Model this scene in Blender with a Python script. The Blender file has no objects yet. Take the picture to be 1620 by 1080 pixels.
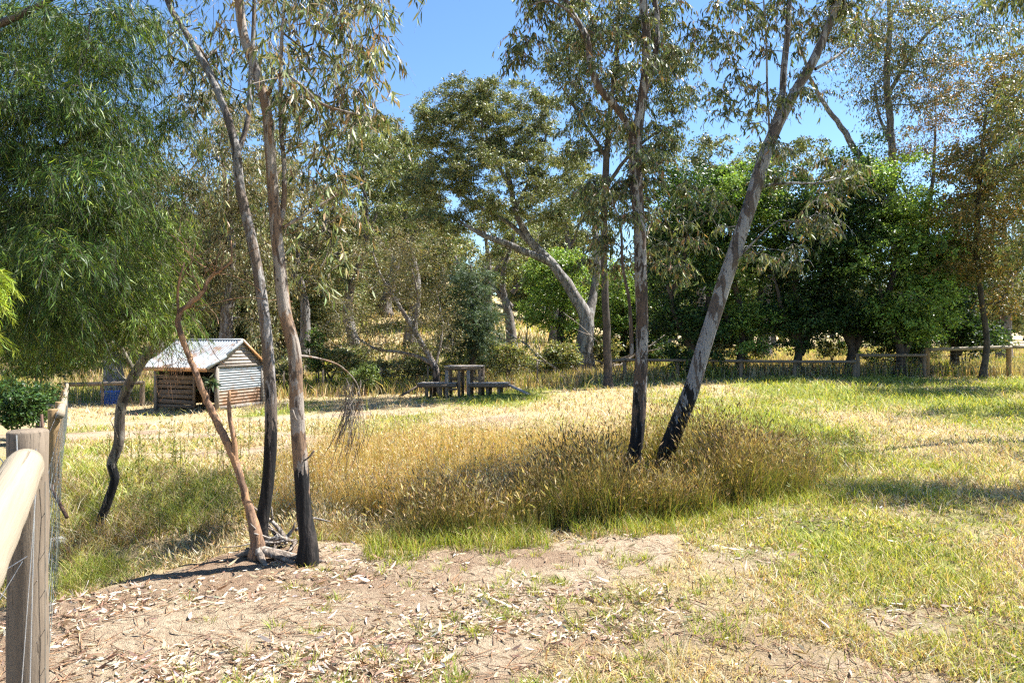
import bpy, math, random
import numpy as np
from mathutils import Vector
R = math.radians
rng = np.random.default_rng(7)
random.seed(7)

# ------------------------------------------------------------------ camera, sky, sun, exposure
scene = bpy.context.scene
C = scene.collection
EYE, F, CX, CY = 1.6, 1080.0, 810.0, 530.0      # eye height; focal length and principal point in photo pixels
cam = bpy.data.cameras.new('camera')
cam.sensor_width = 36.0
cam.lens = 36.0 * F / 1620.0
cam.shift_y = -10.0 / 1620.0
cam.clip_start, cam.clip_end = 0.05, 3000.0
camo = bpy.data.objects.new('camera', cam)
C.objects.link(camo)
camo.location = (0, 0, EYE)
camo.rotation_euler = (R(90), 0, 0)
scene.camera = camo

SUN_EL, SUN_AZ = R(57), math.atan2(0.93, 0.37)   # azimuth from +Y towards +X
w = bpy.data.worlds.new('World'); scene.world = w
w.use_nodes = True
nt = w.node_tree
sky = nt.nodes.new('ShaderNodeTexSky')
sky.sky_type = 'NISHITA'; sky.sun_disc = False
sky.sun_elevation = SUN_EL; sky.sun_rotation = SUN_AZ
sky.altitude = 300; sky.air_density = 1.0; sky.dust_density = 0.1; sky.ozone_density = 3.5
hs = nt.nodes.new('ShaderNodeHueSaturation'); hs.inputs['Saturation'].default_value = 1.1
nt.links.new(sky.outputs[0], hs.inputs['Color']); nt.links.new(hs.outputs[0], nt.nodes['Background'].inputs[0])
nt.nodes['Background'].inputs[1].default_value = 0.07
sun = bpy.data.lights.new('sun', 'SUN')
sun.energy = 5.0; sun.angle = R(0.5); sun.color = (1.0, 0.97, 0.91)
suno = bpy.data.objects.new('sun', sun); C.objects.link(suno)
sd = Vector((math.sin(SUN_AZ) * math.cos(SUN_EL), math.cos(SUN_AZ) * math.cos(SUN_EL), math.sin(SUN_EL)))
suno.rotation_euler = sd.to_track_quat('Z', 'Y').to_euler()
suno.location = (20, 10, 30)
vs = scene.view_settings
vs.view_transform = 'Standard'; vs.look = 'None'; vs.exposure = 1.85; vs.gamma = 1.0
scene.render.engine = 'CYCLES'
cy = scene.cycles
cy.max_bounces = 6; cy.diffuse_bounces = 2; cy.glossy_bounces = 2; cy.transmission_bounces = 3; cy.transparent_max_bounces = 4
cy.use_denoising = False
cy.caustics_reflective = False; cy.caustics_refractive = False
cy.use_adaptive_sampling = True; cy.adaptive_threshold = 0.02
cy.pixel_filter_type = 'BLACKMAN_HARRIS'; cy.filter_width = 1.3

# ------------------------------------------------------------------ noise and terrain
_T = np.random.default_rng(3).random((256, 256))
def vnoise(x, y):
    x = np.asarray(x, float); y = np.asarray(y, float)
    xi = np.floor(x).astype(int); yi = np.floor(y).astype(int)
    fx = x - xi; fy = y - yi
    fx = fx * fx * (3 - 2 * fx); fy = fy * fy * (3 - 2 * fy)
    a = _T[xi & 255, yi & 255]; b = _T[(xi + 1) & 255, yi & 255]
    c = _T[xi & 255, (yi + 1) & 255]; d = _T[(xi + 1) & 255, (yi + 1) & 255]
    return (a * (1 - fx) + b * fx) * (1 - fy) + (c * (1 - fx) + d * fx) * fy
def fbm(x, y, o=4):
    s = 0; a = 0.5; t = 0
    for k in range(o):
        s = s + a * vnoise(np.asarray(x) * 2 ** k + 17.3 * k, np.asarray(y) * 2 ** k + 5.1 * k); t += a; a *= 0.5
    return s / t
def sm(a, b, v):
    t = np.clip((np.asarray(v, float) - a) / (b - a), 0, 1)
    return t * t * (3 - 2 * t)

EDX = [-9.0, -2.8, -2.05, -1.43, -0.77, 0.2, 1.26, 3.0, 5.0, 9.0]
EDY = [3.1, 4.0, 5.0, 5.3, 5.05, 5.4, 5.7, 6.6, 8.4, 12.0]
def edge(X): return np.interp(X, EDX, EDY)       # far rim of the trodden bank
def ditch(X, Y):
    t = Y - edge(X)
    left = sm(0.5, -2.0, X)
    depth = (0.22 + 0.30 * left) * sm(4.2, 2.2, X)
    wid = 2.6 + 0.8 * left
    return -depth * sm(0.0, 0.9, t) * sm(wid + 1.6, wid * 0.45, t)
def H(X, Y):
    X = np.asarray(X, float); Y = np.asarray(Y, float)
    z = -0.8 * sm(5, 20, Y) * np.clip((10 - X) / 20, 0, 1.1)
    z = z + ditch(X, Y)
    z = z + 0.03 * (fbm(X * 0.9, Y * 0.9, 4) - 0.5) * 2 * sm(60, 20, Y)
    near = sm(9, 6, Y)
    z = z + near * (0.022 * (fbm(X * 5, Y * 5, 3) - 0.5) + 0.012 * (fbm(X * 18 + 9, Y * 18, 2) - 0.5)) * 2
    z = z + 0.05 * (fbm(X * 1.7, Y * 1.7, 2) - 0.5) * sm(4, 6, Y)
    # creek flat, then the rise of the hills behind
    px = X / np.maximum(Y, 1.0)
    hill = sm(36, 130, Y) * 11.0 * sm(0.22, -0.25, px) * (0.75 + 0.5 * fbm(X * 0.02 + 3, Y * 0.02, 2))
    hill = hill + sm(33, 60, Y) * 2.6 * sm(0.3, -0.1, px)
    hill = hill + sm(60, 300, Y) * 5.0
    z = z + hill * (Y > 0)
    return z
def hz(x, y): return float(H(np.array([x]), np.array([y]))[0])
def P(px, py, d): return np.array([(px - CX) / F * d, d, EYE - (py - CY) / F * d])
def gat(px, py, far=80):                           # where the sight line through a photo pixel meets the ground
    ds = np.linspace(2.0, far, 4000)
    X = (px - CX) / F * ds; Z = EYE - (py - CY) / F * ds
    k = np.argmax(Z < H(X, ds))
    return (float(X[k]), float(ds[k]), float(H(X[k], ds[k])))

# ------------------------------------------------------------------ mesh and object helpers
def tag(o, label=None, cat=None, group=None, kind=None):
    if label: o['label'] = label
    if cat: o['category'] = cat
    if group: o['group'] = group
    if kind: o['kind'] = kind
    return o
def empty(name, loc, label, cat, group=None, rz=0):
    o = bpy.data.objects.new(name, None); C.objects.link(o)
    o.location = loc; o.rotation_euler = (0, 0, rz); o.empty_display_size = 0.2
    return tag(o, label, cat, group)
def npmesh(name, V, Fc, mat, parent=None, col=None, smooth=False, origin=None):
    """V (n,3); Fc (m,k) or list of such arrays; col (n,3) linear albedo per vertex"""
    me = bpy.data.meshes.new(name)
    V = np.asarray(V, np.float32)
    if origin is not None: V = V - np.asarray(origin, np.float32)
    if not isinstance(Fc, list): Fc = [Fc]
    Fc = [np.asarray(f, np.int32) for f in Fc if len(f)]
    nl = sum(f.size for f in Fc); nf = sum(len(f) for f in Fc)
    me.vertices.add(len(V)); me.vertices.foreach_set('co', V.ravel())
    me.loops.add(nl); me.polygons.add(nf)
    me.loops.foreach_set('vertex_index', np.concatenate([f.ravel() for f in Fc]))
    st = []; k = 0
    for f in Fc:
        st.append(k + np.arange(len(f)) * f.shape[1]); k += f.size
    me.polygons.foreach_set('loop_start', np.concatenate(st).astype(np.int32))
    me.polygons.foreach_set('loop_total', np.concatenate([np.full(len(f), f.shape[1]) for f in Fc]).astype(np.int32))
    if smooth: me.polygons.foreach_set('use_smooth', np.ones(nf, bool))
    if col is not None:
        a = me.attributes.new('col', 'FLOAT_COLOR', 'POINT')
        c4 = np.ones((len(V), 4), np.float32); c4[:, :3] = col
        a.data.foreach_set('color', c4.ravel())
    me.update(calc_edges=True)
    me.materials.append(mat)
    o = bpy.data.objects.new(name, me); C.objects.link(o)
    if parent is not None: o.parent = parent
    elif origin is not None: o.location = origin
    return o
class MB:
    """collects shapes, builds ONE mesh"""
    def __init__(s): s.v = []; s.q = []; s.t = []; s.n = 0
    def add(s, V, q=None, t=None):
        V = np.asarray(V, float)
        if q is not None and len(q): s.q.append(np.asarray(q) + s.n)
        if t is not None and len(t): s.t.append(np.asarray(t) + s.n)
        s.v.append(V); s.n += len(V)
    def box(s, c, size, ax=None):
        x, y, z = [k / 2 for k in size]
        V = np.array([(a * x, b * y, d * z) for a in (-1, 1) for b in (-1, 1) for d in (-1, 1)], float)
        if ax is not None: V = V @ np.asarray(ax, float)
        s.add(V + np.asarray(c, float), [(0, 1, 3, 2), (4, 6, 7, 5), (0, 4, 5, 1), (2, 3, 7, 6), (0, 2, 6, 4), (1, 5, 7, 3)])
    def beam(s, a, b, wd, th, up=(0, 0, 1)):
        a = np.asarray(a, float); b = np.asarray(b, float); d = b - a; L = np.linalg.norm(d); d = d / L
        sd_ = np.cross(d, up); sd_ /= np.linalg.norm(sd_); u = np.cross(sd_, d)
        s.box((a + b) / 2, (L, wd, th), np.array([d, sd_, u]))
    def tube(s, pts, rad, n=8, cap=True, wob=0.0):
        pts = np.asarray(pts, float); m = len(pts)
        rad = np.broadcast_to(np.asarray(rad, float), (m,)) if np.ndim(rad) else np.full(m, float(rad))
        V = ringverts(pts, rad, n)
        if wob:
            V = V + wob * (rng.random(V.shape) - 0.5)
        i = np.arange(m - 1)[:, None] * n; j = np.arange(n)[None]; j2 = (j + 1) % n
        q = np.stack([i + j, i + j2, i + n + j2, i + n + j], -1).reshape(-1, 4)
        base = s.n
        s.add(V, q)
        if cap:
            s.add(np.array([pts[0], pts[-1]]))
            c0, c1 = base + m * n, base + m * n + 1
            k = np.arange(n); k2 = (k + 1) % n
            s.t.append(np.stack([np.full(n, c0), base + k2, base + k], -1))
            s.t.append(np.stack([np.full(n, c1), base + (m - 1) * n + k, base + (m - 1) * n + k2], -1))
    def build(s, name, mat, parent=None, smooth=False, origin=None):
        fl = []
        if s.q: fl.append(np.concatenate(s.q))
        if s.t: fl.append(np.concatenate(s.t))
        return npmesh(name, np.concatenate(s.v), fl, mat, parent, smooth=smooth, origin=origin)
def ringverts(pts, rad, n):
    m = len(pts)
    t = np.gradient(pts, axis=0); t /= np.linalg.norm(t, axis=1)[:, None] + 1e-9
    ref = np.array([0.31, 0.95, 0.05]) if abs(t[0][1]) < 0.9 else np.array([1.0, 0.1, 0.0])
    u = np.zeros_like(t); cur = ref
    for i in range(m):
        cur = cur - t[i] * cur.dot(t[i]); cur = cur / (np.linalg.norm(cur) + 1e-9); u[i] = cur
    v = np.cross(t, u)
    a = np.arange(n) / n * 2 * np.pi
    return (pts[:, None] + rad[:, None, None] * (np.cos(a)[None, :, None] * u[:, None] + np.sin(a)[None, :, None] * v[:, None])).reshape(-1, 3)

# ------------------------------------------------------------------ materials
def newmat(name):
    m = bpy.data.materials.new(name); m.use_nodes = True
    n = m.node_tree; b = n.nodes['Principled BSDF']; return m, n, b
def nd(n, t, **k):
    x = n.nodes.new(t)
    for a, v in k.items(): setattr(x, a, v)
    return x
def ramp(n, fac, stops, interp='LINEAR'):
    r = nd(n, 'ShaderNodeValToRGB'); r.color_ramp.interpolation = interp
    e = r.color_ramp.elements
    while len(e) < len(stops): e.new(0.5)
    for k, (p, c) in zip(e, stops): k.position = p; k.color = (*c, 1) if len(c) == 3 else c
    n.links.new(fac, r.inputs[0]); return r.outputs[0]
def noise(n, scale, vec=None, detail=6, rough=0.6, dist=0.0):
    x = nd(n, 'ShaderNodeTexNoise'); x.inputs['Scale'].default_value = scale; x.inputs['Detail'].default_value = detail
    x.inputs['Roughness'].default_value = rough; x.inputs['Distortion'].default_value = dist
    if vec is not None: n.links.new(vec, x.inputs['Vector'])
    return x.outputs['Fac']
def mapping(n, scale, kind='Object', rot=(0, 0, 0)):
    tc = nd(n, 'ShaderNodeTexCoord'); m = nd(n, 'ShaderNodeMapping'); m.inputs['Scale'].default_value = scale; m.inputs['Rotation'].default_value = rot
    n.links.new(tc.outputs[kind], m.inputs[0]); return m.outputs[0]
def mix(n, fac, a, b, mode='MIX'):
    x = nd(n, 'ShaderNodeMix', data_type='RGBA', blend_type=mode)
    for s, v in ((x.inputs[0], fac), (x.inputs[6], a), (x.inputs[7], b)):
        if hasattr(v, 'is_output'): n.links.new(v, s)
        elif isinstance(v, (int, float)): s.default_value = v
        else: s.default_value = (*v, 1)
    return x.outputs[2]
def math_(n, op, a, b=0.0, clamp=False):
    x = nd(n, 'ShaderNodeMath', operation=op, use_clamp=clamp)
    for s, v in ((x.inputs[0], a), (x.inputs[1], b)):
        if hasattr(v, 'is_output'): n.links.new(v, s)
        else: s.default_value = v
    return x.outputs[0]
def bump(n, b, h, dist, strength=1.0):
    x = nd(n, 'ShaderNodeBump'); x.inputs['Distance'].default_value = dist; x.inputs['Strength'].default_value = strength
    n.links.new(h, x.inputs['Height']); n.links.new(x.outputs[0], b.inputs['Normal'])

def leafmat(name, trans=0.35, rough=0.42, spec=0.5):
    m, n, b = newmat(name)
    at = nd(n, 'ShaderNodeAttribute', attribute_name='col')
    b.inputs['Roughness'].default_value = rough; b.inputs['Specular IOR Level'].default_value = spec
    n.links.new(at.outputs['Color'], b.inputs['Base Color'])
    tr = nd(n, 'ShaderNodeBsdfTranslucent')
    tc = mix(n, 1.0, at.outputs['Color'], (1.35, 1.25, 0.55), 'MULTIPLY')
    n.links.new(tc, tr.inputs[0])
    ms = nd(n, 'ShaderNodeMixShader'); ms.inputs[0].default_value = trans
    n.links.new(b.outputs[0], ms.inputs[1]); n.links.new(tr.outputs[0], ms.inputs[2])
    n.links.new(ms.outputs[0], n.nodes['Material Output'].inputs[0])
    return m
M_LEAF = leafmat('gum_leaf', 0.22, 0.42, 0.22)
M_BROAD = leafmat('broad_leaf', 0.35, 0.4, 0.25)
M_WATTLE = leafmat('wattle_leaf', 0.3, 0.45, 0.2)
M_GRASS = leafmat('grass_blade', 0.35, 0.6, 0.25)
M_LITTER = leafmat('dry_leaf', 0.12, 0.65, 0.25)

def barkmat(name, pale, tan, dark, char_h=0.0, scale=1.0, patch=0.5):
    m, n, b = newmat(name)
    v1 = mapping(n, (9 * scale, 9 * scale, 2.6 * scale))
    v2 = mapping(n, (22 * scale, 22 * scale, 2.4 * scale))
    v3 = mapping(n, (60, 60, 14))
    a = noise(n, 1.0, v1, 5, 0.55, 0.6); s = noise(n, 1.0, v2, 6, 0.65); f = noise(n, 1.0, v3, 4, 0.6)
    base = mix(n, ramp(n, s, [(0.35, (0, 0, 0)), (0.7, (1, 1, 1))]), pale, tuple(0.72 * c for c in pale))
    c = mix(n, ramp(n, a, [(patch, (0, 0, 0)), (patch + 0.012, (1, 1, 1))]), base, tan)
    a2 = noise(n, 1.7, v1, 5, 0.6, 1.0)
    c = mix(n, ramp(n, a2, [(patch + 0.05, (0, 0, 0)), (patch + 0.065, (1, 1, 1))]), c, dark)
    c = mix(n, ramp(n, f, [(0.3, (.7, .7, .7)), (0.45, (0, 0, 0))]), c, tuple(0.6 * k for k in tan))
    if char_h > 0:
        tc = nd(n, 'ShaderNodeTexCoord'); sp = nd(n, 'ShaderNodeSeparateXYZ'); n.links.new(tc.outputs['Object'], sp.inputs[0])
        hgt = math_(n, 'ADD', sp.outputs[2], math_(n, 'ADD', math_(n, 'MULTIPLY', math_(n, 'SUBTRACT', a, 0.5), 2.6 * char_h), math_(n, 'MULTIPLY', math_(n, 'SUBTRACT', s, 0.5), 2.2 * char_h)))
        k = ramp(n, math_(n, 'DIVIDE', hgt, char_h * 2), [(0.485, (1, 1, 1)), (0.51, (0, 0, 0))])
        blk = mix(n, ramp(n, s, [(0.5, (0, 0, 0)), (0.62, (1, 1, 1))]), (0.007, 0.0065, 0.0065), (0.035, 0.028, 0.024))
        c = mix(n, k, c, blk)
    n.links.new(c, b.inputs['Base Color']); b.inputs['Roughness'].default_value = 0.8; b.inputs['Specular IOR Level'].default_value = 0.3
    hh = math_(n, 'ADD', math_(n, 'MULTIPLY', a2, 0.5), math_(n, 'ADD', s, math_(n, 'MULTIPLY', f, 0.5)))
    bump(n, b, hh, 0.016 / scale)
    return m
B_GREY = barkmat('pale_grey_gum_bark', (0.27, 0.25, 0.235), (0.15, 0.115, 0.09), (0.08, 0.065, 0.055), 0.95)
B_TAN = barkmat('tan_gum_bark', (0.29, 0.245, 0.205), (0.19, 0.12, 0.075), (0.08, 0.055, 0.04), 0.66, patch=0.52)
B_BLOTCH = barkmat('blotched_gum_bark', (0.28, 0.265, 0.25), (0.10, 0.068, 0.05), (0.05, 0.038, 0.03), 0.9, patch=0.48)
B_BLOTCH2 = barkmat('smooth_grey_gum_bark', (0.27, 0.265, 0.265), (0.10, 0.08, 0.068), (0.06, 0.05, 0.045), 0.95, patch=0.54)
B_DEAD = barkmat('reddish_dead_bark', (0.23, 0.14, 0.09), (0.32, 0.18, 0.095), (0.12, 0.07, 0.045), 0.0, 1.3)
B_FAR = barkmat('distant_gum_bark', (0.22, 0.205, 0.19), (0.15, 0.12, 0.10), (0.06, 0.05, 0.04), 0.3, 0.5)
B_PALE = barkmat('pale_limb_bark', (0.30, 0.285, 0.27), (0.15, 0.13, 0.115), (0.08, 0.07, 0.06), 0.3, 0.6, 0.5)
B_STICK = barkmat('bleached_stick_bark', (0.34, 0.30, 0.26), (0.2, 0.155, 0.12), (0.1, 0.08, 0.065), 0.0, 1.2)
B_DARK = barkmat('dark_rough_bark', (0.10, 0.08, 0.065), (0.06, 0.047, 0.04), (0.035, 0.03, 0.025), 0.0, 0.8)

def woodmat(name, a, b_, axis_scale=(3, 3, 3), crack=0.5):
    m, n, b = newmat(name)
    v = mapping(n, axis_scale)
    g = noise(n, 6.0, v, 8, 0.7, 0.3); g2 = noise(n, 1.2, v, 4, 0.6)
    c = mix(n, ramp(n, g, [(0.3, (0, 0, 0)), (0.7, (1, 1, 1))]), a, b_)
    c = mix(n, ramp(n, g2, [(0.4, (0, 0, 0)), (0.75, (0.7, 0.7, 0.7))]), c, tuple(0.55 * k for k in a))
    ck = ramp(n, noise(n, 7.0, v, 4, 0.6), [(0.33, (1, 1, 1)), (0.39, (0, 0, 0))])
    c = mix(n, math_(n, 'MULTIPLY', ck, crack), c, (0.04, 0.03, 0.022))
    n.links.new(c, b.inputs['Base Color']); b.inputs['Roughness'].default_value = 0.82; b.inputs['Specular IOR Level'].default_value = 0.25
    bump(n, b, math_(n, 'SUBTRACT', g, math_(n, 'MULTIPLY', ck, 0.6)), 0.006)
    return m
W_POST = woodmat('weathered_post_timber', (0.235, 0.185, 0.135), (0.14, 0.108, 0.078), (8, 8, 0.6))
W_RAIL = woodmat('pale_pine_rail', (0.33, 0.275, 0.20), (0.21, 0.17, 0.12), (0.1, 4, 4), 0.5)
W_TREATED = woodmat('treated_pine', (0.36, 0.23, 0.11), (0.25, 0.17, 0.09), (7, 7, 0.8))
W_GREY = woodmat('grey_old_timber', (0.27, 0.235, 0.20), (0.17, 0.145, 0.12), (1.5, 6, 6))
W_DARKB = woodmat('brown_board_timber', (0.20, 0.145, 0.10), (0.12, 0.085, 0.06), (1, 1, 7))
W_TOP = woodmat('sun_bleached_board', (0.40, 0.35, 0.31), (0.28, 0.24, 0.21), (2, 8, 2))

def simple(name, col, rough=0.5, metal=0.0, var=0.25, scale=8):
    m, n, b = newmat(name)
    f = noise(n, scale, mapping(n, (1, 1, 1)), 6, 0.65)
    n.links.new(mix(n, ramp(n, f, [(0.35, (0, 0, 0)), (0.7, (1, 1, 1))]), col, tuple(c * (1 - var) for c in col)), b.inputs['Base Color'])
    b.inputs['Roughness'].default_value = rough; b.inputs['Metallic'].default_value = metal
    return m
M_WIRE = simple('galvanised_wire', (0.55, 0.56, 0.57), 0.4, 0.6, 0.3)
M_DARKWIRE = simple('dull_mesh_wire', (0.16, 0.18, 0.17), 0.6, 0.3)
M_BLUE = simple('blue_plastic', (0.02, 0.10, 0.42), 0.4)
M_RUSTPOST = simple('rusty_steel', (0.13, 0.07, 0.045), 0.8, 0.2)
M_STONE = simple('grey_stone', (0.30, 0.30, 0.31), 0.8)
def ironmat(name, base, rustcol, amount, metal=0.35):
    m, n, b = newmat(name)
    f = noise(n, 2.2, mapping(n, (1, 1, 1)), 7, 0.7); g = noise(n, 9, mapping(n, (1, 1, 3)), 5, 0.6)
    c = mix(n, ramp(n, g, [(0.35, (0, 0, 0)), (0.7, (1, 1, 1))]), base, tuple(0.6 * k for k in base))
    c = mix(n, ramp(n, f, [(1 - amount - 0.05, (0, 0, 0)), (1 - amount + 0.08, (1, 1, 1))]), c, rustcol)
    n.links.new(c, b.inputs['Base Color']); b.inputs['Roughness'].default_value = 0.5; b.inputs['Metallic'].default_value = metal
    bump(n, b, g, 0.004)
    return m
I_ROOF = ironmat('zinc_roof_iron', (0.40, 0.42, 0.43), (0.24, 0.15, 0.10), 0.44)
I_WALL = ironmat('blue_grey_wall_iron', (0.33, 0.37, 0.40), (0.22, 0.15, 0.10), 0.42)
I_BROWN = ironmat('brown_wall_iron', (0.33, 0.26, 0.20), (0.20, 0.11, 0.06), 0.5, 0.1)
I_RUST = ironmat('rusty_flashing', (0.32, 0.17, 0.08), (0.42, 0.20, 0.07), 0.5, 0.1)

# ------------------------------------------------------------------ leaves and grass (vectorised)
def unit(v): return v / (np.linalg.norm(v, axis=-1, keepdims=True) + 1e-9)
def palette(n, cols, wts, jit=0.18):
    cols = np.array(cols, float); k = rng.choice(len(cols), n, p=np.array(wts, float) / sum(wts))
    c = cols[k] * (1 + jit * rng.standard_normal((n, 1))) * (1 + 0.07 * rng.standard_normal((n, 3)))
    return np.clip(c, 0.008, 0.95)
def leaf_mesh(base, axis, L, Wd, col, fine=False, curl=0.25):
    n = len(base)
    axis = unit(axis)
    s = unit(np.cross(axis, rng.standard_normal((n, 3)))); nn = np.cross(axis, s)
    L = L[:, None]; Wd = Wd[:, None]
    if not fine:
        mid = base + axis * L * 0.45 + nn * L * 0.08
        V = np.stack([base, mid + s * Wd * .5, base + axis * L, mid - s * Wd * .5], 1).reshape(-1, 3)
        Fc = np.arange(n * 4).reshape(-1, 4)
        return V, [Fc], np.repeat(col, 4, 0)
    sick = curl * L * rng.uniform(0.2, 1.3, (n, 1)); out = nn * L * rng.uniform(-0.15, 0.25, (n, 1))
    def ct(t): return base + axis * L * t + s * sick * (t * t) + out * (t * t)
    a, b_, c = ct(0.28), ct(0.62), ct(1.0)
    V = np.stack([base, a + s * Wd * .46, a - s * Wd * .46, b_ + s * Wd * .42, b_ - s * Wd * .42, c], 1).reshape(-1, 3)
    i = np.arange(n)[:, None] * 6
    T = np.concatenate([i + [0, 1, 2], i + [3, 5, 4]], 0)
    Q = i + [1, 3, 4, 2]
    return V, [T, Q], np.repeat(col, 6, 0)
def blades(base, h, wd, lean, col, tipcol=None):
    """grass blades: lean (n,2) horizontal offset of the tip in metres"""
    n = len(base)
    a = rng.uniform(0, np.pi, n); s = np.stack([np.cos(a), np.sin(a), 0 * a], 1) * wd[:, None] * 0.5
    l3 = np.concatenate([lean, np.zeros((n, 1))], 1)
    up = np.zeros((n, 3)); up[:, 2] = h
    m = base + up * 0.55 + l3 * 0.3; t = base + up + l3
    V = np.stack([base - s, base + s, m + s * .8, m - s * .8, t], 1).reshape(-1, 3)
    i = np.arange(n)[:, None] * 5
    if tipcol is None: tipcol = col
    cc = np.stack([col * 0.9, col * 0.9, col * .5 + tipcol * .5, col * .5 + tipcol * .5, tipcol], 1).reshape(-1, 3)
    return V, [i + [0, 1, 2, 3], i + [3, 2, 4]], cc
def merge(parts):
    V = []; Q = []; T = []; Cc = []; k = 0
    for v, fs, c in parts:
        for f in fs: (Q if f.shape[1] == 4 else T).append(f + k)
        V.append(v); Cc.append(c); k += len(v)
    fl = []
    if Q: fl.append(np.concatenate(Q))
    if T: fl.append(np.concatenate(T))
    return np.concatenate(V), fl, np.concatenate(Cc)

# ------------------------------------------------------------------ ground sheet
def spaced(fine, lo, hi, far, ratio=1.12):
    a = list(np.arange(lo, hi, fine)); st = fine; x = a[-1]
    while x < far: st *= ratio; x += st; a.append(x)
    return np.array(a)
ys = np.concatenate([-spaced(0.06, 0.0, 0.2, 60, 1.5)[::-1][:-1], spaced(0.035, 0.0, 9.0, 1500, 1.055)])
xr = spaced(0.045, 0.0, 5.5, 1200, 1.075)
xs = np.concatenate([-xr[::-1][:-1], xr])
GX, GY = np.meshgrid(xs, ys)
GZ = H(GX, GY)
def dirtmask(X, Y):
    n1 = fbm(X * 0.9 + 4, Y * 0.9, 4) - 0.5
    e = edge(X) - Y
    d = sm(-0.15, 0.25, e + n1 * 0.4) * sm(0.5, -0.5, X - (0.15 + 0.42 * (Y - 3.1)) + n1 * 1.6)
    d2 = 0.75 * sm(0.52, 0.62, fbm(X * 0.35 + 11, Y * 0.6 + 2, 3)) * sm(8.5, 11, Y) * sm(2, -1, X) * sm(22, 17, Y)   # worn pinkish earth in the paddock
    d3 = .52 * sm(0.46, 0.60, fbm(X * 1.3 + 71, Y * 1.6 + 3, 4)) * sm(6.4, 4.8, Y) * (Y > 0)
    return np.clip(np.maximum(np.maximum(d, d2), d3), 0, 1)
def greenmask(X, Y):
    g = fbm(X * 0.45 + 31, Y * 0.3 + 8, 4)
    g = 0.30 + 0.42 * sm(-1, 5, X) * sm(40, 30, Y) + (g - 0.5) * 1.7
    g = g - 0.5 * sm(5.6, 3.9, Y) * (Y > 0)
    g = g + 0.35 * sm(2.0, 0.6, np.hypot(X + 9.5, (Y - 18.5) * 0.8) - 1.5)
    g = g + 0.3 * np.exp(-((X + 1.7) ** 2 / 8 + (Y - 21.5) ** 2 / 6))
    return np.clip(g, 0, 1)
me = np.stack([GX, GY, GZ], -1).reshape(-1, 3)
ny, nx = GX.shape
ii = np.arange(ny - 1)[:, None] * nx + np.arange(nx - 1)[None]
gq = np.stack([ii, ii + 1, ii + nx + 1, ii + nx], -1).reshape(-1, 4)
mk = np.stack([dirtmask(GX, GY), greenmask(GX, GY), sm(0.48, 0.66, fbm(GX * 1.1 + 50, GY * 1.1, 4))], -1).reshape(-1, 3)
gm, n, b = newmat('paddock_ground')
at = nd(n, 'ShaderNodeAttribute', attribute_name='col'); sp = nd(n, 'ShaderNodeSeparateColor'); n.links.new(at.outputs['Color'], sp.inputs[0])
v = mapping(n, (1, 1, 1)); nf = noise(n, 26, v, 8, 0.75); nm = noise(n, 3.0, v, 6, 0.65); ng = noise(n, 130, v, 3, 0.6)
soil = mix(n, ramp(n, nm, [(0.3, (0, 0, 0)), (0.7, (1, 1, 1))]), (0.58, 0.475, 0.335), (0.48, 0.375, 0.255))
soil = mix(n, ramp(n, nf, [(0.35, (1, 1, 1)), (0.6, (0, 0, 0))]), soil, (0.34, 0.24, 0.16))
soil = mix(n, ramp(n, ng, [(0.62, (0, 0, 0)), (0.75, (0.4, 0.4, 0.4))]), soil, (0.66, 0.50, 0.36))
soil = mix(n, math_(n, 'MULTIPLY', math_(n, 'MULTIPLY', sp.outputs[2], math_(n, 'ADD', nm, 0.3)), 0.8), soil, (0.25, 0.155, 0.10))
straw = mix(n, ramp(n, nf, [(0.35, (0, 0, 0)), (0.65, (1, 1, 1))]), (0.36, 0.27, 0.14), (0.52, 0.41, 0.24))
green = mix(n, ramp(n, nf, [(0.35, (0, 0, 0)), (0.65, (1, 1, 1))]), (0.12, 0.15, 0.03), (0.27, 0.28, 0.07))
gfac = math_(n, 'ADD', sp.outputs[1], math_(n, 'MULTIPLY', math_(n, 'SUBTRACT', nm, 0.5), 0.9))
gr = mix(n, ramp(n, gfac, [(0.45, (0, 0, 0)), (0.75, (1, 1, 1))]), straw, green)
dfac = math_(n, 'ADD', sp.outputs[0], math_(n, 'MULTIPLY', math_(n, 'SUBTRACT', nf, 0.5), 0.5))
cc = mix(n, ramp(n, dfac, [(0.4, (0, 0, 0)), (0.6, (1, 1, 1))]), gr, soil)
n.links.new(cc, b.inputs['Base Color']); b.inputs['Roughness'].default_value = 0.95; b.inputs['Specular IOR Level'].default_value = 0.1
bump(n, b, math_(n, 'ADD', nf, math_(n, 'MULTIPLY', ng, 0.5)), 0.06)
g = npmesh('ground', me, gq, gm, col=mk, smooth=True)
tag(g, 'bare pinkish bank in front and dry grassy paddock running back to the hills', 'ground', kind='structure')

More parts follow.
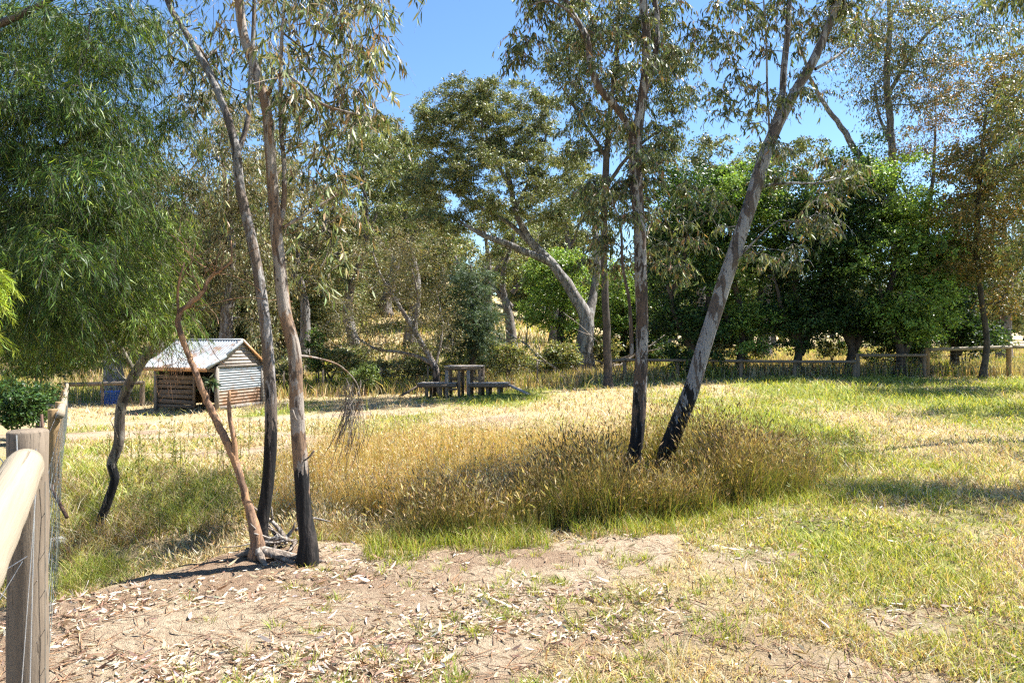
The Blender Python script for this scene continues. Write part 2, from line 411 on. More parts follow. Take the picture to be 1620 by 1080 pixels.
# ------------------------------------------------------------------ grasses
def place(n, d0, d1, pl=-120, pr=1740, power=1.0):
    """points spread evenly over the picture between two distances (density falls with distance)"""
    u = rng.random(n)
    inv = 1 / d0 + (1 / d1 - 1 / d0) * u ** power
    d = 1 / inv
    px = rng.uniform(pl, pr, n)
    return (px - CX) / F * d, d
def at_ground(X, Y): return np.stack([X, Y, H(X, Y)], 1)
STRAW = [(0.40, 0.28, 0.16), (0.47, 0.37, 0.22), (0.54, 0.45, 0.30), (0.36, 0.26, 0.14), (0.60, 0.53, 0.39)]
GOLD = [(0.52, 0.37, 0.15), (0.44, 0.30, 0.12), (0.58, 0.46, 0.25), (0.34, 0.30, 0.09)]
GREEN = [(0.22, 0.27, 0.04), (0.30, 0.33, 0.06), (0.14, 0.20, 0.03), (0.40, 0.39, 0.11)]
def tallzone(X, Y):                                 # the dark stand of seeding grass along the hollow
    t = Y - edge(X)
    top = np.interp(X, [-1.2, -0.5, 0.5, 1.8, 2.6, 4.1], [0.5, 0.9, 1.6, 3.4, 2.8, 1.6])
    nz = (fbm(X * 2, Y * 2, 3) - 0.5) * 0.8
    return (X > -1.05 + nz * .6) & (X < 3.9 + nz) & (t > 0.12 + nz * 0.15) & (t < top + nz)
def stand(X, Y):
    t = Y - edge(X); nz = fbm(X * 1.1 + 2, Y * 1.1, 3) - .5; n2 = fbm(X * 3.1 + 2, Y * 3.1, 3) - .5
    top = np.interp(X, [-1.4, -0.5, 0.5, 1.6, 2.4, 3.6], [0.3, 0.9, 1.5, 3.1, 2.6, 1.2])
    v = sm(-1.5, -.5, X + nz) * sm(3.7, 2.2, X + nz * 2) * sm(0.05, .5, t + n2 * .4) * sm(0.5, -.35, t - top + nz * 1.6)
    return np.clip(v * (0.55 + 1.1 * sm(-.16, .14, n2)), 0, 1)
def goldzone(X, Y):
    t = Y - edge(X); nz = (fbm(X * 1.3 + 5, Y * 1.3, 3) - 0.5) * 2.4
    return (X > -2.9 + nz * .5) & (X < 3.2 + nz) & (t > 0.5 + nz * .2) & (Y < 10.5 + nz) & (stand(X, Y) < .35)
def hollow(X, Y):
    t = Y - edge(X); nz = (fbm(X * 1.3 + 5, Y * 1.3, 3) - 0.5) * 1.4
    return (t > 0.1) & (X < -0.9) & (Y < 8.3 + nz) & ~goldzone(X, Y)
def offfence(X, Y): return X > -2.05 - 0.646 * (Y - 2.8) - 0.6
def build_grass(name, parts, label, cat='grass'):
    V, fl, c = merge(parts)
    o = npmesh(name, V, fl, M_GRASS, col=c)
    return tag(o, label, cat, kind='stuff')

# short paddock grass
X, Y = place(360000, 2.9, 40, power=0.85)
t = Y - edge(X)
k = ((dirtmask(X, Y) < rng.uniform(0.05, 0.55, len(X))) & (stand(X, Y) < .6) & ~goldzone(X, Y) & ((t > 0.2) | (X > -0.3)) & offfence(X, Y) & ((Y > 6.5) | (rng.random(len(X)) < .25 + sm(.38, .62, fbm(X * 1.6 + 33, Y * 1.6 + 4, 4)))))
X, Y = X[k], Y[k]; g_ = greenmask(X, Y); n_ = len(X)
isg = rng.random(n_) < sm(0.2, 1.0, g_ + 0.25 * (fbm(X * 3, Y * 3, 2) - .5)) * 0.95
col = np.where(isg[:, None], palette(n_, GREEN, [2, 4, 1, 5]), palette(n_, STRAW, [3, 3, 4, 1, 4]))
h = rng.gamma(4, 0.25, n_) * (0.045 + 0.02 * isg) * (1 + 0.9 * (fbm(X * 1.5 + 3, Y * 1.5, 3) - 0.45)) * (1 + 0.03 * Y)
h = h * np.where((Y < 6.5) & (X > 0), 0.7, 1.0)
h = h * np.where((X > .8) & (Y < 14), .78, 1.0); h = np.clip(h, 0.012, 0.2)
ln = rng.standard_normal((n_, 2)) * h[:, None] * 0.75
sh = [blades(at_ground(X, Y), h, 0.0022 + 0.0011 * Y * rng.uniform(0.6, 1.3, n_), ln, col)]
build_grass('short_grass', sh, 'short mown grass, straw coloured and green in patches, over the paddock')
# long loose grass stems over the near right
X, Y = place(4500, 2.9, 9.0, 700, 1740)
k = (X > 0.0) & (fbm(X * 1.6 + 20, Y * 1.6, 3) > 0.42) & (stand(X, Y) < .5) & (dirtmask(X, Y) < 0.5); X, Y = X[k], Y[k]; n_ = len(X)
isg = rng.random(n_) < sm(0.4, 0.95, fbm(X * 1.1 + 77, Y * 1.1, 3))
col = np.where(isg[:, None], palette(n_, GREEN, [3, 3, 3, 2]), palette(n_, STRAW + GOLD, [2, 2, 4, 1, 3, 1, 1, 2, 2]))
h = rng.uniform(0.05, 0.2, n_)
build_grass('long_grass', [blades(at_ground(X, Y), h, rng.uniform(0.002, 0.0045, n_), rng.standard_normal((n_, 2)) * h[:, None] * 0.7, col)],
            'loose thin grass stems, green and dry, over the near right bank')
# tall dark seeding grass
def seeders(X, Y, hmin, hmax, stalk, head, leafc, nleaf, hl=0.06, hw=0.009, lean=0.2, tall=lambda X, Y: np.ones(len(X))):
    n_ = len(X); base = at_ground(X, Y); h = (.45 + .55 * tall(X, Y)) * (hmin + (hmax - hmin) * rng.beta(2.2, 1.8, n_)) * (0.55 + 0.9 * fbm(X * 1.7, Y * 1.7, 3))
    ln = rng.standard_normal((n_, 2)) * h[:, None] * lean + np.array([-0.02, 0.0])
    sc = palette(n_, stalk[0], stalk[1]); out = [blades(base, h, np.full(n_, 0.0028) * (1 + .08 * Y), ln, sc)]
    tip = base + np.concatenate([ln, h[:, None]], 1)
    ax = unit(np.concatenate([ln * 2.0, h[:, None]], 1) + 0.15 * rng.standard_normal((n_, 3)))
    hc = palette(n_, head[0], head[1], 0.25); L = hl * rng.uniform(0.6, 1.4, n_)
    for q in range(2): out.append(leaf_mesh(tip - ax * 0.01, ax, L, np.full(n_, hw) * rng.uniform(.7, 1.3, n_), hc))
    m = int(n_ * nleaf); idx = rng.integers(0, n_, m)
    b2 = base[idx] + np.concatenate([rng.standard_normal((m, 2)) * 0.03, np.zeros((m, 1))], 1)
    h2 = rng.uniform(0.25, 0.8, m) * h[idx]
    out.append(blades(b2, h2, np.full(m, 0.004) * (1 + .08 * b2[:, 1]), rng.standard_normal((m, 2)) * h2[:, None] * 0.35, palette(m, leafc[0], leafc[1])))
    return out
X, Y = place(150000, 4.6, 11, 380, 1500); sv = stand(X, Y) * np.interp(X, [-1.2, 0, 1.2], [.45, .7, 1]); k = rng.random(len(X)) < sv ** 1.3; X, Y = X[k][:24000], Y[k][:24000]
build_grass('seeding_grass', seeders(X, Y, 0.24, 0.86, ([(0.24, 0.18, 0.07), (0.16, 0.16, 0.045)], [3, 2]), ([(0.26, 0.19, 0.09), (0.38, 0.30, 0.16), (0.13, 0.095, 0.05)], [3, 3, 3]),
            ([(0.10, 0.135, 0.025), (0.17, 0.18, 0.04), (0.30, 0.23, 0.09)], [3, 3, 2]), 2.6, tall=lambda X, Y: stand(X, Y) * np.where((X > .18 * Y - .22) & (X < .24 * Y + .22) & (Y < 8.2) & (Y > 6.0), .2, 1) * np.interp(X, [-1.2, -.5, .5, 1.3, 3.5], [.4, .5, .72, .95, .8])), 'tall brown seeding grass standing along the rim of the hollow')
X, Y = place(80000, 5.0, 14, 250, 1300); k = goldzone(X, Y) & (fbm(X * 1.4 + 8, Y * 1.4, 3) > 0.40); X, Y = X[k][:22000], Y[k][:22000]
build_grass('golden_grass', seeders(X, Y, 0.22, 0.46, (GOLD, [3, 2, 3, 1]), (STRAW, [1, 2, 3, 1, 2]),
            (GOLD + [(0.30, 0.30, 0.07)], [3, 3, 3, 2, 2]), 1.6, 0.05, 0.006, 0.25), 'tall golden dry grass filling the dip beyond the bank')
X, Y = place(70000, 4.0, 10, -120, 760); k = hollow(X, Y) & offfence(X, Y) & (fbm(X * 1.4 + 8, Y * 1.4, 3) > 0.33); X, Y = X[k][:26000], Y[k][:26000]; n_ = len(X)
h = rng.uniform(0.05, 0.28, n_) * (0.3 + 1.1 * fbm(X * 1.9, Y * 1.9, 3)) * np.clip(.35 + (Y - edge(X)) * .8, .35, 1); k = np.ones(n_, bool)
for q in ((413, 868), (483, 892), (405, 884)):
    q = gat(*q); k &= np.hypot(X - q[0], Y - q[1]) > .22 + .1 * rng.random(n_)
X, Y, h = X[k], Y[k], h[k]; n_ = len(X)
isg = rng.random(n_) < sm(0.4, 0.7, fbm(X * 1.2 + 61, Y * 1.2, 3))
build_grass('hollow_grass', [blades(at_ground(X, Y), h, rng.uniform(0.003, 0.007, n_), rng.standard_normal((n_, 2)) * h[:, None] * 0.8,
            np.where(isg[:, None], palette(n_, GREEN, [3, 2, 2, 3]), palette(n_, STRAW + GOLD + [(.30, .20, .11), (.2, .13, .08)], [3, 3, 3, 2, 2, 1, 1, 1, 2, 3, 2])))], 'tangled green and straw coloured grass in the hollow on the left')
X, Y = place(60000, 4.4, 9, 380, 1500); t_ = Y - edge(X) + .25 * (fbm(X * 3, Y * 3, 2) - .5); k = (t_ > -.18) & (t_ < .45) & (X > -1.1) & (X < 3.6) & (fbm(X * 2.4 + 15, Y * 2.4, 3) > .4); X, Y = X[k][:7000], Y[k][:7000]; n_ = len(X)
h = rng.uniform(.04, .17, n_)
build_grass('fringe_grass', [blades(at_ground(X, Y), h, rng.uniform(.003, .006, n_), rng.standard_normal((n_, 2)) * h[:, None] * .5, palette(n_, GREEN + STRAW[:2], [4, 4, 2, 2, 1, 1]))], 'fresh green blades fringing the foot of the seeding grass')
# tall grass beside the far fences and the meadow behind
X, Y = place(70000, 24.5, 75, -60, 1680, power=0.8); n_ = len(X)
wth = sm(0.1, -0.15, X / Y)
near = (Y < 31 - 3 * wth) & (X > 3) | (Y < 34) & (X < 3) & (Y > 25.5)
h = np.where(near, rng.uniform(0.3, 0.65, n_), rng.uniform(0.25, 0.6, n_)) * np.where((X > 3) & (Y < 25.9), 0.15, 1)
ms = [(0.40, 0.32, 0.18), (0.48, 0.40, 0.24), (0.26, 0.25, 0.09), (0.34, 0.23, 0.14)]
isg = rng.random(n_) < sm(0.4, 0.7, fbm(X * 0.25 + 61, Y * 0.25, 3)) * 0.75
col = np.where(isg[:, None], palette(n_, GREEN, [3, 2, 2, 2]), palette(n_, ms, [3, 3, 2, 2]))
build_grass('meadow_grass', [blades(at_ground(X, Y), h, rng.uniform(0.5, 1.2, n_) * 0.0016 * Y, rng.standard_normal((n_, 2)) * h[:, None] * 0.3, col)],
            'long uncut yellow grass behind the far fence and on the hill')

# dry leaves, bark and twigs lying on the bank
X, Y = place(120000, 2.7, 8.5, -60, 1700, power=1.1)
wgt = 0.10 + 1.7 * sm(0.47, 0.66, fbm(X * 1.6 + 90, Y * 2.4, 4)); wgt = wgt * np.where(Y < edge(X), 1.0, 0.12) * np.where(X > 1.2, 0.9, 1.0)
k = rng.random(len(X)) < wgt * 0.28; X, Y = X[k], Y[k]; n_ = len(X)
base = at_ground(X, Y); base[:, 2] += 0.004 + 0.012 * rng.random(n_)
a = rng.uniform(0, 2 * np.pi, n_); ax = np.stack([np.cos(a), np.sin(a), rng.normal(0.05, 0.16, n_)], 1)
L = rng.uniform(0.02, 0.075, n_) * rng.choice([1, 1.2, .5, .4], n_)
col = palette(n_, [(0.52, 0.45, 0.36), (0.64, 0.58, 0.51), (0.42, 0.31, 0.21), (0.26, 0.17, 0.11)], [4, 1, 6, 6])
s_ = leaf_mesh(base, ax, L, L * rng.uniform(0.12, 0.26, n_), col, fine=True, curl=0.35)
o = npmesh('leaf_litter', s_[0], s_[1], M_LITTER, col=s_[2]); tag(o, 'pale dry gum leaves scattered over the bare bank', 'leaf litter', kind='stuff')
n_ = 3400; X, Y = place(n_, 2.7, 7.5, -60, 1650); k = Y < edge(X) + .2; X, Y = X[k], Y[k]; n_ = len(X)
mb = MB()
for i in range(n_):
    a = rng.uniform(0, np.pi); L = rng.uniform(0.04, 0.2) * (2 if rng.random() < 0.06 else 1); p = np.array([X[i], Y[i], hz(X[i], Y[i]) + 0.006])
    d = np.array([math.cos(a), math.sin(a), 0]); q = p + d * L; q[2] = hz(q[0], q[1]) + 0.006
    mdl = (p + q) / 2 + np.array([rng.normal(0, .008), rng.normal(0, .008), .006]); r = rng.uniform(0.001, 0.003)
    mb.tube([p, mdl, q], [r, r, r * .5], 4, False)
tag(mb.build('twig_litter', B_DEAD), 'short brown twigs strewn over the bare bank', 'twig litter', kind='stuff')
ps = []
X, Y = place(900, 6.5, 24, 150, 1400); k = (fbm(X * .5 + 12, Y * .5, 3) > .5) & offfence(X, Y); X, Y = X[k], Y[k]
for x_, y_ in zip(X, Y):
    m = 16; hh = rng.uniform(.18, .5); c0 = np.array([x_, y_, hz(x_, y_)]); zz = rng.random(m) * hh
    ps.append(blades(c0[None], np.array([hh]), np.array([.005 + .0006 * y_]), rng.normal(0, .03, (1, 2)), palette(1, [(.2, .2, .06), (.3, .22, .1)], [1, 1])))
    b_ = c0 + np.stack([0 * zz, 0 * zz, zz], 1); ps.append(leaf_mesh(b_, np.stack([rng.normal(0, 1, m), rng.normal(0, 1, m), np.full(m, .7)], 1), np.full(m, .05) * rng.uniform(.5, 1.4, m), np.full(m, .014), palette(m, [(.17, .2, .06), (.26, .22, .09), (.13, .16, .04)], [1, 1, 1])))
build_grass('weed_stalks', ps, 'thin leafy weed stalks standing here and there in the paddock', 'weeds')
# low green weeds on the bank
ps = []
for i in range(620):
    X0, Y0 = place(1, 2.9, 6.0, 250, 1250); X0, Y0 = X0[0], Y0[0]
    if Y0 > edge(X0) or rng.random() > sm(-1.9, 0.2, X0) * .9 + .07 or fbm(X0 * 1.5 + 40, Y0 * 1.5, 2) < 0.42: continue
    m = rng.integers(10, 38); a = rng.uniform(0, 2 * np.pi, m); rr = rng.uniform(0, 0.06, m)
    Xb, Yb = X0 + np.cos(a) * rr, Y0 + np.sin(a) * rr; hh = rng.uniform(0.015, 0.06, m)
    ps.append(blades(at_ground(Xb, Yb), hh, rng.uniform(0.003, 0.006, m), np.stack([np.cos(a), np.sin(a)], 1) * hh[:, None] * rng.uniform(0.4, 1.5, (m, 1)), palette(m, GREEN, [2, 4, 2, 2])))
build_grass('low_weeds', ps, 'small green weeds and grass tufts dotted over the bare bank', 'weeds')

# ------------------------------------------------------------------ trees
def catmull(p, step):
    p = np.asarray(p, float); q = np.vstack([2 * p[0] - p[1], p, 2 * p[-1] - p[-2]]); out = []
    for i in range(1, len(q) - 2):
        m = max(2, int(np.linalg.norm(q[i + 1][:3] - q[i][:3]) / step)); t = np.arange(m)[:, None] / m
        out.append(0.5 * (2 * q[i] + (q[i + 1] - q[i - 1]) * t + (2 * q[i - 1] - 5 * q[i] + 4 * q[i + 1] - q[i + 2]) * t ** 2 + (-q[i - 1] + 3 * q[i] - 3 * q[i + 1] + q[i + 2]) * t ** 3))
    out.append(p[-1:]); return np.vstack(out)
class Tree:
    def __init__(s, name, label, base, bark, leaf, cat='tree', group=None, scale=1.0):
        s.base = np.asarray(base, float); s.root = empty(name, tuple(s.base), label, cat, group)
        s.bark, s.leaf = bark, leaf; s.pos = []; s.par = []; s.rad = []; s.sc = scale; s.thin = 0.78 if base[1] < 10 else 1.0; s.tr = MB(); s.ends = []
    def limb(s, pts, step=0.12, parent=-1, wob=0.0, n=12, rough=0.05):
        """pts: (x, y, z, r) world"""
        c = catmull(pts, step); c[:, 3] *= s.thin
        if wob: c[1:-1, :3] += rng.standard_normal((len(c) - 2, 3)) * wob
        rr = c[:, 3]
        V = ringverts(c[:, :3], rr, n)
        m = len(c); ang = np.arange(n) / n * 6.283
        zz = np.cumsum(np.r_[0, np.linalg.norm(np.diff(c[:, :3], axis=0), axis=1)])
        k = 1 + rough * 2 * (fbm((np.cos(ang)[None] * 1.3 + 5 + 0 * zz[:, None]), zz[:, None] * 2.2 / s.sc + np.sin(ang)[None] * 1.3, 3) - 0.5) * 2
        V = c[:, None, :3] + (V.reshape(m, n, 3) - c[:, None, :3]) * k[..., None]
        i = np.arange(m - 1)[:, None] * n; j = np.arange(n)[None]; j2 = (j + 1) % n
        q = np.stack([i + j, i + j2, i + n + j2, i + n + j], -1).reshape(-1, 4)
        bs = s.tr.n; s.tr.add(V.reshape(-1, 3), q); s.tr.add(c[-1:, :3] + 0)
        kk = np.arange(n); s.tr.t.append(np.stack([np.full(n, bs + m * n), bs + (m - 1) * n + kk, bs + (m - 1) * n + (kk + 1) % n], -1))
        ids = []; p = parent
        for r_ in c: s.pos.append(r_[:3]); s.par.append(p); s.rad.append(r_[3]); p = len(s.pos) - 1; ids.append(p)
        return ids
    def grow(s, centers, tip=0.004, seg=0.35, minz=0.0, sag=0.0, jit=0.08):
        s.nlimb = getattr(s, 'nlimb', len(s.pos)); pos = np.array(s.pos); ok = pos[:, 2] > s.base[2] + minz
        if not ok.any(): ok[-1] = True
        N = len(pos); buf = np.zeros((N + len(centers) * 40, 3)); buf[:N] = pos; okb = np.zeros(len(buf), bool); okb[:N] = ok
        d0 = np.array([np.min(np.linalg.norm(pos[ok] - c, axis=1)) for c in centers])
        for ci in np.argsort(d0):
            c = centers[ci]; dv = c - buf[:N]; dist = np.linalg.norm(dv, axis=1)
            cost = dist * (1 + 0.5 * np.clip(-dv[:, 2] / (dist + 1e-6), 0, 1)); cost[~okb[:N]] = 1e9
            p = int(np.argmin(cost)); D = dist[p]
            if D < 0.02: continue
            pp = s.par[p]; dr = unit((buf[p] - buf[pp])) if pp >= 0 else np.array([0, 0, 1.0])
            m = int(np.clip(math.ceil(D / seg), 2, 30)); ct = buf[p] + dr * D * 0.35 + np.array([0, 0, (0.14 - sag) * D])
            q = p
            for i in range(1, m + 1):
                t = i / m; x = (1 - t) ** 2 * buf[p] + 2 * t * (1 - t) * ct + t * t * c
                if i < m: x = x + rng.standard_normal(3) * jit * D / m * 2
                buf[N] = x; okb[N] = True; s.pos.append(x); s.par.append(q); s.rad.append(0.0); q = N; N += 1
            s.ends.append(q)
        # radii of grown wood
        n = len(s.pos); acc = np.zeros(n); ch = [[] for _ in range(n)]
        for i in range(n - 1, s.nlimb - 1, -1):
            r_ = max(tip, acc[i] ** (1 / 2.3)); s.rad[i] = r_; acc[s.par[i]] += (r_ * 1.02) ** 2.3
            ch[s.par[i]].append(i)
        for i in range(s.nlimb, n):
            s.rad[i] = min(s.rad[i], s.rad[s.par[i]] * 0.85)
        # chains
        mb = MB(); P_ = np.array(s.pos); R_ = np.array(s.rad)
        starts = [(i, c) for i in range(n) for c in (ch[i] if i < s.nlimb else sorted(ch[i], key=lambda k: -s.rad[k])[1:])]
        for p, c in starts:
            pts = [P_[p], P_[c]]; rr = [R_[c], R_[c]]; cur = c
            while ch[cur]:
                cur = max(ch[cur], key=lambda k: s.rad[k]); pts.append(P_[cur]); rr.append(R_[cur])
            r0 = max(rr); nn = 8 if r0 > 0.05 * s.sc else 5 if r0 > 0.015 * s.sc else 3
            mb.tube(np.array(pts), np.array(rr), nn, False)
        s.twmb = mb
    def foliage(s, k_tw, k_leaf, tlen, L, Wd, cols, wts, fine=False, droop=0.8, hang=1.2, twig=0.0, extra=0.0, spread=0.1, up=0.25, curl=0.25, along=0.0, jit=0.26):
        """twiglets with leaves at every grown end"""
        E = np.array([s.pos[e] for e in s.ends])
        if extra:                                    # also part-way along the last wood
            ex = []
            for e in s.ends:
                q = e
                for _ in range(3):
                    q = s.par[q]
                    if q < s.nlimb: break
                    if rng.random() < extra: ex.append(s.pos[q])
            if ex: E = np.vstack([E, np.array(ex)])
        T = len(E) * k_tw; p0 = np.repeat(E, k_tw, 0) + rng.standard_normal((T, 3)) * spread * tlen
        d = rng.standard_normal((T, 3)); d[:, 2] = np.abs(d[:, 2]) * 0.7 * (rng.random(T) < 0.75) + up - 0.25 * 0; d = unit(d)
        TL = tlen * rng.uniform(0.5, 1.3, T)
        def tp(i, t): return p0[i] + d[i] * (TL[i] * t)[:, None] - np.array([0, 0, 1.0]) * (droop * TL[i] * t * t)[:, None]
        i = np.repeat(np.arange(T), k_leaf); t = np.clip(rng.uniform(0.1, 1.05, len(i)), 0, 1)
        b = tp(i, t) ; tg = unit(tp(i, t + 0.05) - b)
        if not fine: b = b + rng.standard_normal(b.shape) * tlen * (0.02 if s.leaf is M_WATTLE else 0.08)
        ax = tg * (0.7 + along) + rng.standard_normal(b.shape) * 0.55 + np.array([0, 0, -hang])
        # a clump shares a tone
        tone = np.repeat(1 + 0.22 * rng.standard_normal(len(E)), k_tw)[i][:, None]
        col = np.clip(palette(len(i), cols, wts, jit) * np.clip(tone, 0.6, 1.5), 0.01, 0.9)
        n = len(i)
        V, fl, cc = leaf_mesh(b, ax, L * rng.uniform(0.6, 1.25, n), Wd * rng.uniform(0.7, 1.3, n), col, fine, curl)
        s.crown = npmesh('crown', V, fl, s.leaf, s.root, col=cc, origin=s.base)
        if twig:
            rings = []
            ts = [0, 0.33, 0.66, 1.0]; idx = np.arange(T)
            A = np.stack([tp(idx, np.full(T, q)) for q in ts], 1)
            r = twig * np.array([1, .8, .6, .35])[None, :, None]
            offs = np.array([(1, 0, 0), (-.5, .7, .4), (-.5, -.7, -.4)])
            V = (A[:, :, None, :] + r[..., None] * offs[None, None]).reshape(-1, 3)
            bi = np.arange(T)[:, None, None] * 12 + np.arange(3)[None, :, None] * 3 + np.arange(3)[None, None, :]
            bj = np.arange(T)[:, None, None] * 12 + np.arange(3)[None, :, None] * 3 + (np.arange(3)[None, None, :] + 1) % 3
            q = np.stack([bi, bj, bj + 3, bi + 3], -1).reshape(-1, 4)
            s.twmb.add(V, q)
        return s
    def finish(s, smooth=True):
        if s.base[1] < 10 and s.leaf is M_LEAF and getattr(s, 'ends', None):
            for e in rng.choice(s.ends, min(60, len(s.ends)), replace=False):
                p = s.pos[e]; d = unit(rng.standard_normal(3) + [0, 0, -.3]); L = rng.uniform(.2, .5)
                pts = [p, p + d * L * .5 + rng.normal(0, .03, 3), p + d * L + rng.normal(0, .05, 3) - [0, 0, .06]]
                s.twmb.tube(catmull(pts, .08), .0022, 3, False)
        s.tr.build('trunk', s.bark, s.root, smooth, origin=s.base)
        if getattr(s, 'twmb', None) and s.twmb.n: s.twmb.build('branches', s.bark, s.root, smooth, origin=s.base)
        return s.root
def L3(pts): return [(*P(px, py, d), r) for px, py, d, r in pts]
def rooted(pts, flare=1.5):
    """image-traced limb whose first point is carried down to the ground"""
    q = L3(pts); x, y, z, r = q[0]; zg = hz(x, y)
    return [(x, y, zg - 0.12, r * flare), (x, y, zg + r * .5, r * 1.38), (x, y, zg + r * 2.6, r * 1.05)] + [a for a in q if a[2] > zg + r * 4]
def blob(px, py, rx, ry, d, dd, n, shell=0.4, shape=1.0):
    """n clump centres in an ellipsoid given in photo pixels at distance d, depth half-size dd"""
    v = unit(rng.standard_normal((n, 3))) * (rng.random((n, 1)) ** (1 / 3) * (1 - shell) + shell * rng.random((n, 1)) ** 0.15)
    c = P(px, py, d); return c + v * np.array([rx / F * d, dd, ry / F * d])
def blobs(lst): return np.vstack([blob(*b) for b in lst])

GUM = [(0.10, 0.13, 0.045), (0.18, 0.21, 0.085), (0.24, 0.25, 0.13), (0.24, 0.17, 0.09), (0.05, 0.07, 0.028)]
GUMW = [4, 4, 2, .7, 4]
OLIVE = [(0.145, 0.175, 0.06), (0.21, 0.23, 0.09), (0.08, 0.11, 0.035), (0.28, 0.27, 0.12)]
BROWNISH = [(0.17, 0.165, 0.075), (0.22, 0.18, 0.09), (0.11, 0.12, 0.05), (0.28, 0.25, 0.14)]
ORANGEY = [(0.24, 0.17, 0.06), (0.15, 0.15, 0.05), (0.32, 0.20, 0.07), (0.10, 0.11, 0.04)]
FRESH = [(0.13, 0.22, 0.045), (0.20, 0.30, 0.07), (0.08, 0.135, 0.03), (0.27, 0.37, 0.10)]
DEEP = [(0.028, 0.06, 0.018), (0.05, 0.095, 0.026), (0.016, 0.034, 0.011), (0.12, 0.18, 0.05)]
WAT = [(0.09, 0.145, 0.022), (0.14, 0.20, 0.035), (0.05, 0.085, 0.018), (0.24, 0.29, 0.06)]
BLUISH = [(0.07, 0.11, 0.06), (0.10, 0.14, 0.08), (0.05, 0.08, 0.045)]

# --- the clump of slim gums beside the bank
t = Tree('gum_tree', 'slim gum with grey bark and blackened foot, behind the bare forked sapling', (*gat(413, 868)[:2], hz(*gat(413, 868)[:2])), B_GREY, M_LEAF)
d0 = t.base[1]
t.limb(rooted([(413, 862, d0, .062), (424, 760, d0, .058), (429, 660, d0, .057), (424, 560, d0 + .02, .054), (414, 470, d0 + .03, .052), (398, 380, d0 + .05, .049), (380, 300, d0 + .08, .046), (372, 230, d0 + .1, .043),
        (352, 165, d0 + .15, .037), (325, 105, d0 + .2, .033), (293, 50, d0 + .3, .03), (262, -10, d0 + .4, .028), (240, -160, d0 + .6, .02)]), 0.06, rough=0.06, n=14)
t.limb(L3([(374, 250, d0 + .1, .026), (392, 190, d0 + .2, .025), (396, 120, d0 + .25, .023), (402, 20, d0 + .3, .02), (400, -120, d0 + .4, .014)]), 0.08, n=10)
t.grow(blobs([(300, 30, 90, 70, 5.6, .7, 26), (350, 110, 90, 60, 6.0, .6, 16), (290, 190, 60, 90, 6.2, .6, 14), (330, -100, 200, 90, 6.2, 1.2, 40), (430, 120, 40, 90, 6.2, .5, 10), (360, 300, 70, 60, 6.4, .5, 7)]), 0.0035, 0.16, 1.6, jit=0.12)
t.foliage(6, 7, 0.28, 0.092, 0.0145, GUM + [(0.30, 0.24, 0.15)], [4, 5, 3, 1, 3, 1], fine=True, droop=0.9, hang=1.1, twig=0.0018)
t.finish()
t = Tree('gum_tree', 'slim gum with tan trunk and charred foot nearest the middle of the bank', (*gat(483, 892)[:2], hz(*gat(483, 892)[:2])), B_TAN, M_LEAF)
d0 = t.base[1]
t.limb(rooted([(487, 893, d0, .074), (482, 820, d0, .07), (476, 740, d0, .067), (470, 650, d0, .062), (466, 560, d0, .06), (450, 490, d0, .058), (440, 400, d0, .054), (434, 330, d0, .052), (428, 250, d0, .049), (421, 170, d0, .047),
        (402, 105, d0, .044), (386, 60, d0, .041), (378, 0, d0, .039), (376, -120, d0, .035), (385, -320, d0 + .2, .02)]), 0.05, rough=0.07, n=16)
t.limb(L3([(440, 360, d0, .03), (448, 330, d0 + .05, .026), (450, 270, d0 + .1, .022), (444, 190, d0 + .15, .02), (446, 60, d0 + .2, .016), (460, -100, d0 + .3, .01)]), 0.07, n=8)
t.limb(L3([(424, 150, d0, .022), (440, 118, d0 - .1, .016), (470, 130, d0 - .2, .013), (510, 165, d0 - .25, .011), (560, 180, d0 - .3, .008)]), 0.07, n=6)
t.limb(L3([(448, 360, d0, .016), (490, 335, d0 + .1, .012), (530, 310, d0 + .2, .01), (575, 290, d0 + .3, .007)]), 0.07, n=6)
t.limb(L3([(474, 563, d0, .012), (500, 566, d0 + .1, .01), (540, 580, d0 + .3, .008), (568, 615, d0 + .4, .006), (560, 660, d0 + .45, .004), (548, 720, d0 + .45, .003)]), 0.05, n=5)
t.grow(blobs([(500, 40, 100, 70, 5.3, .6, 34), (580, 50, 45, 70, 5.0, .4, 14), (570, 170, 50, 60, 4.9, .35, 14), (490, 190, 60, 60, 5.0, .4, 12), (470, 110, 60, 60, 4.6, .4, 8), (540, 290, 60, 50, 5.1, .4, 8), (500, 400, 40, 50, 5.4, .4, 5),
                 (440, -120, 200, 100, 5.2, 1.0, 46), (600, -60, 90, 60, 5.4, .5, 14)]), 0.003, 0.14, 1.6, jit=0.14)
t.foliage(6, 7, 0.26, 0.092, 0.0145, GUM + [(0.30, 0.21, 0.12), (0.42, 0.38, 0.30)], [4, 5, 3, 2, 2, 2, 1], fine=True, droop=1.0, hang=1.2, twig=0.0016)
mb = t.twmb
for i in range(64):                                  # bare drooping twigs right of the trunk
    x0 = rng.uniform(545, 572); y0 = rng.uniform(595, 650); dd = d0 + .42
    p0 = P(x0, y0, dd); q = P(x0 + rng.normal(-12, 14), y0 + rng.uniform(40, 110), dd + rng.normal(0, .1)); m_ = (p0 + q) / 2 + np.array([rng.normal(.03, .03), 0, .03])
    mb.tube(catmull([p0, m_, q], 0.05), 0.0021, 3, False)
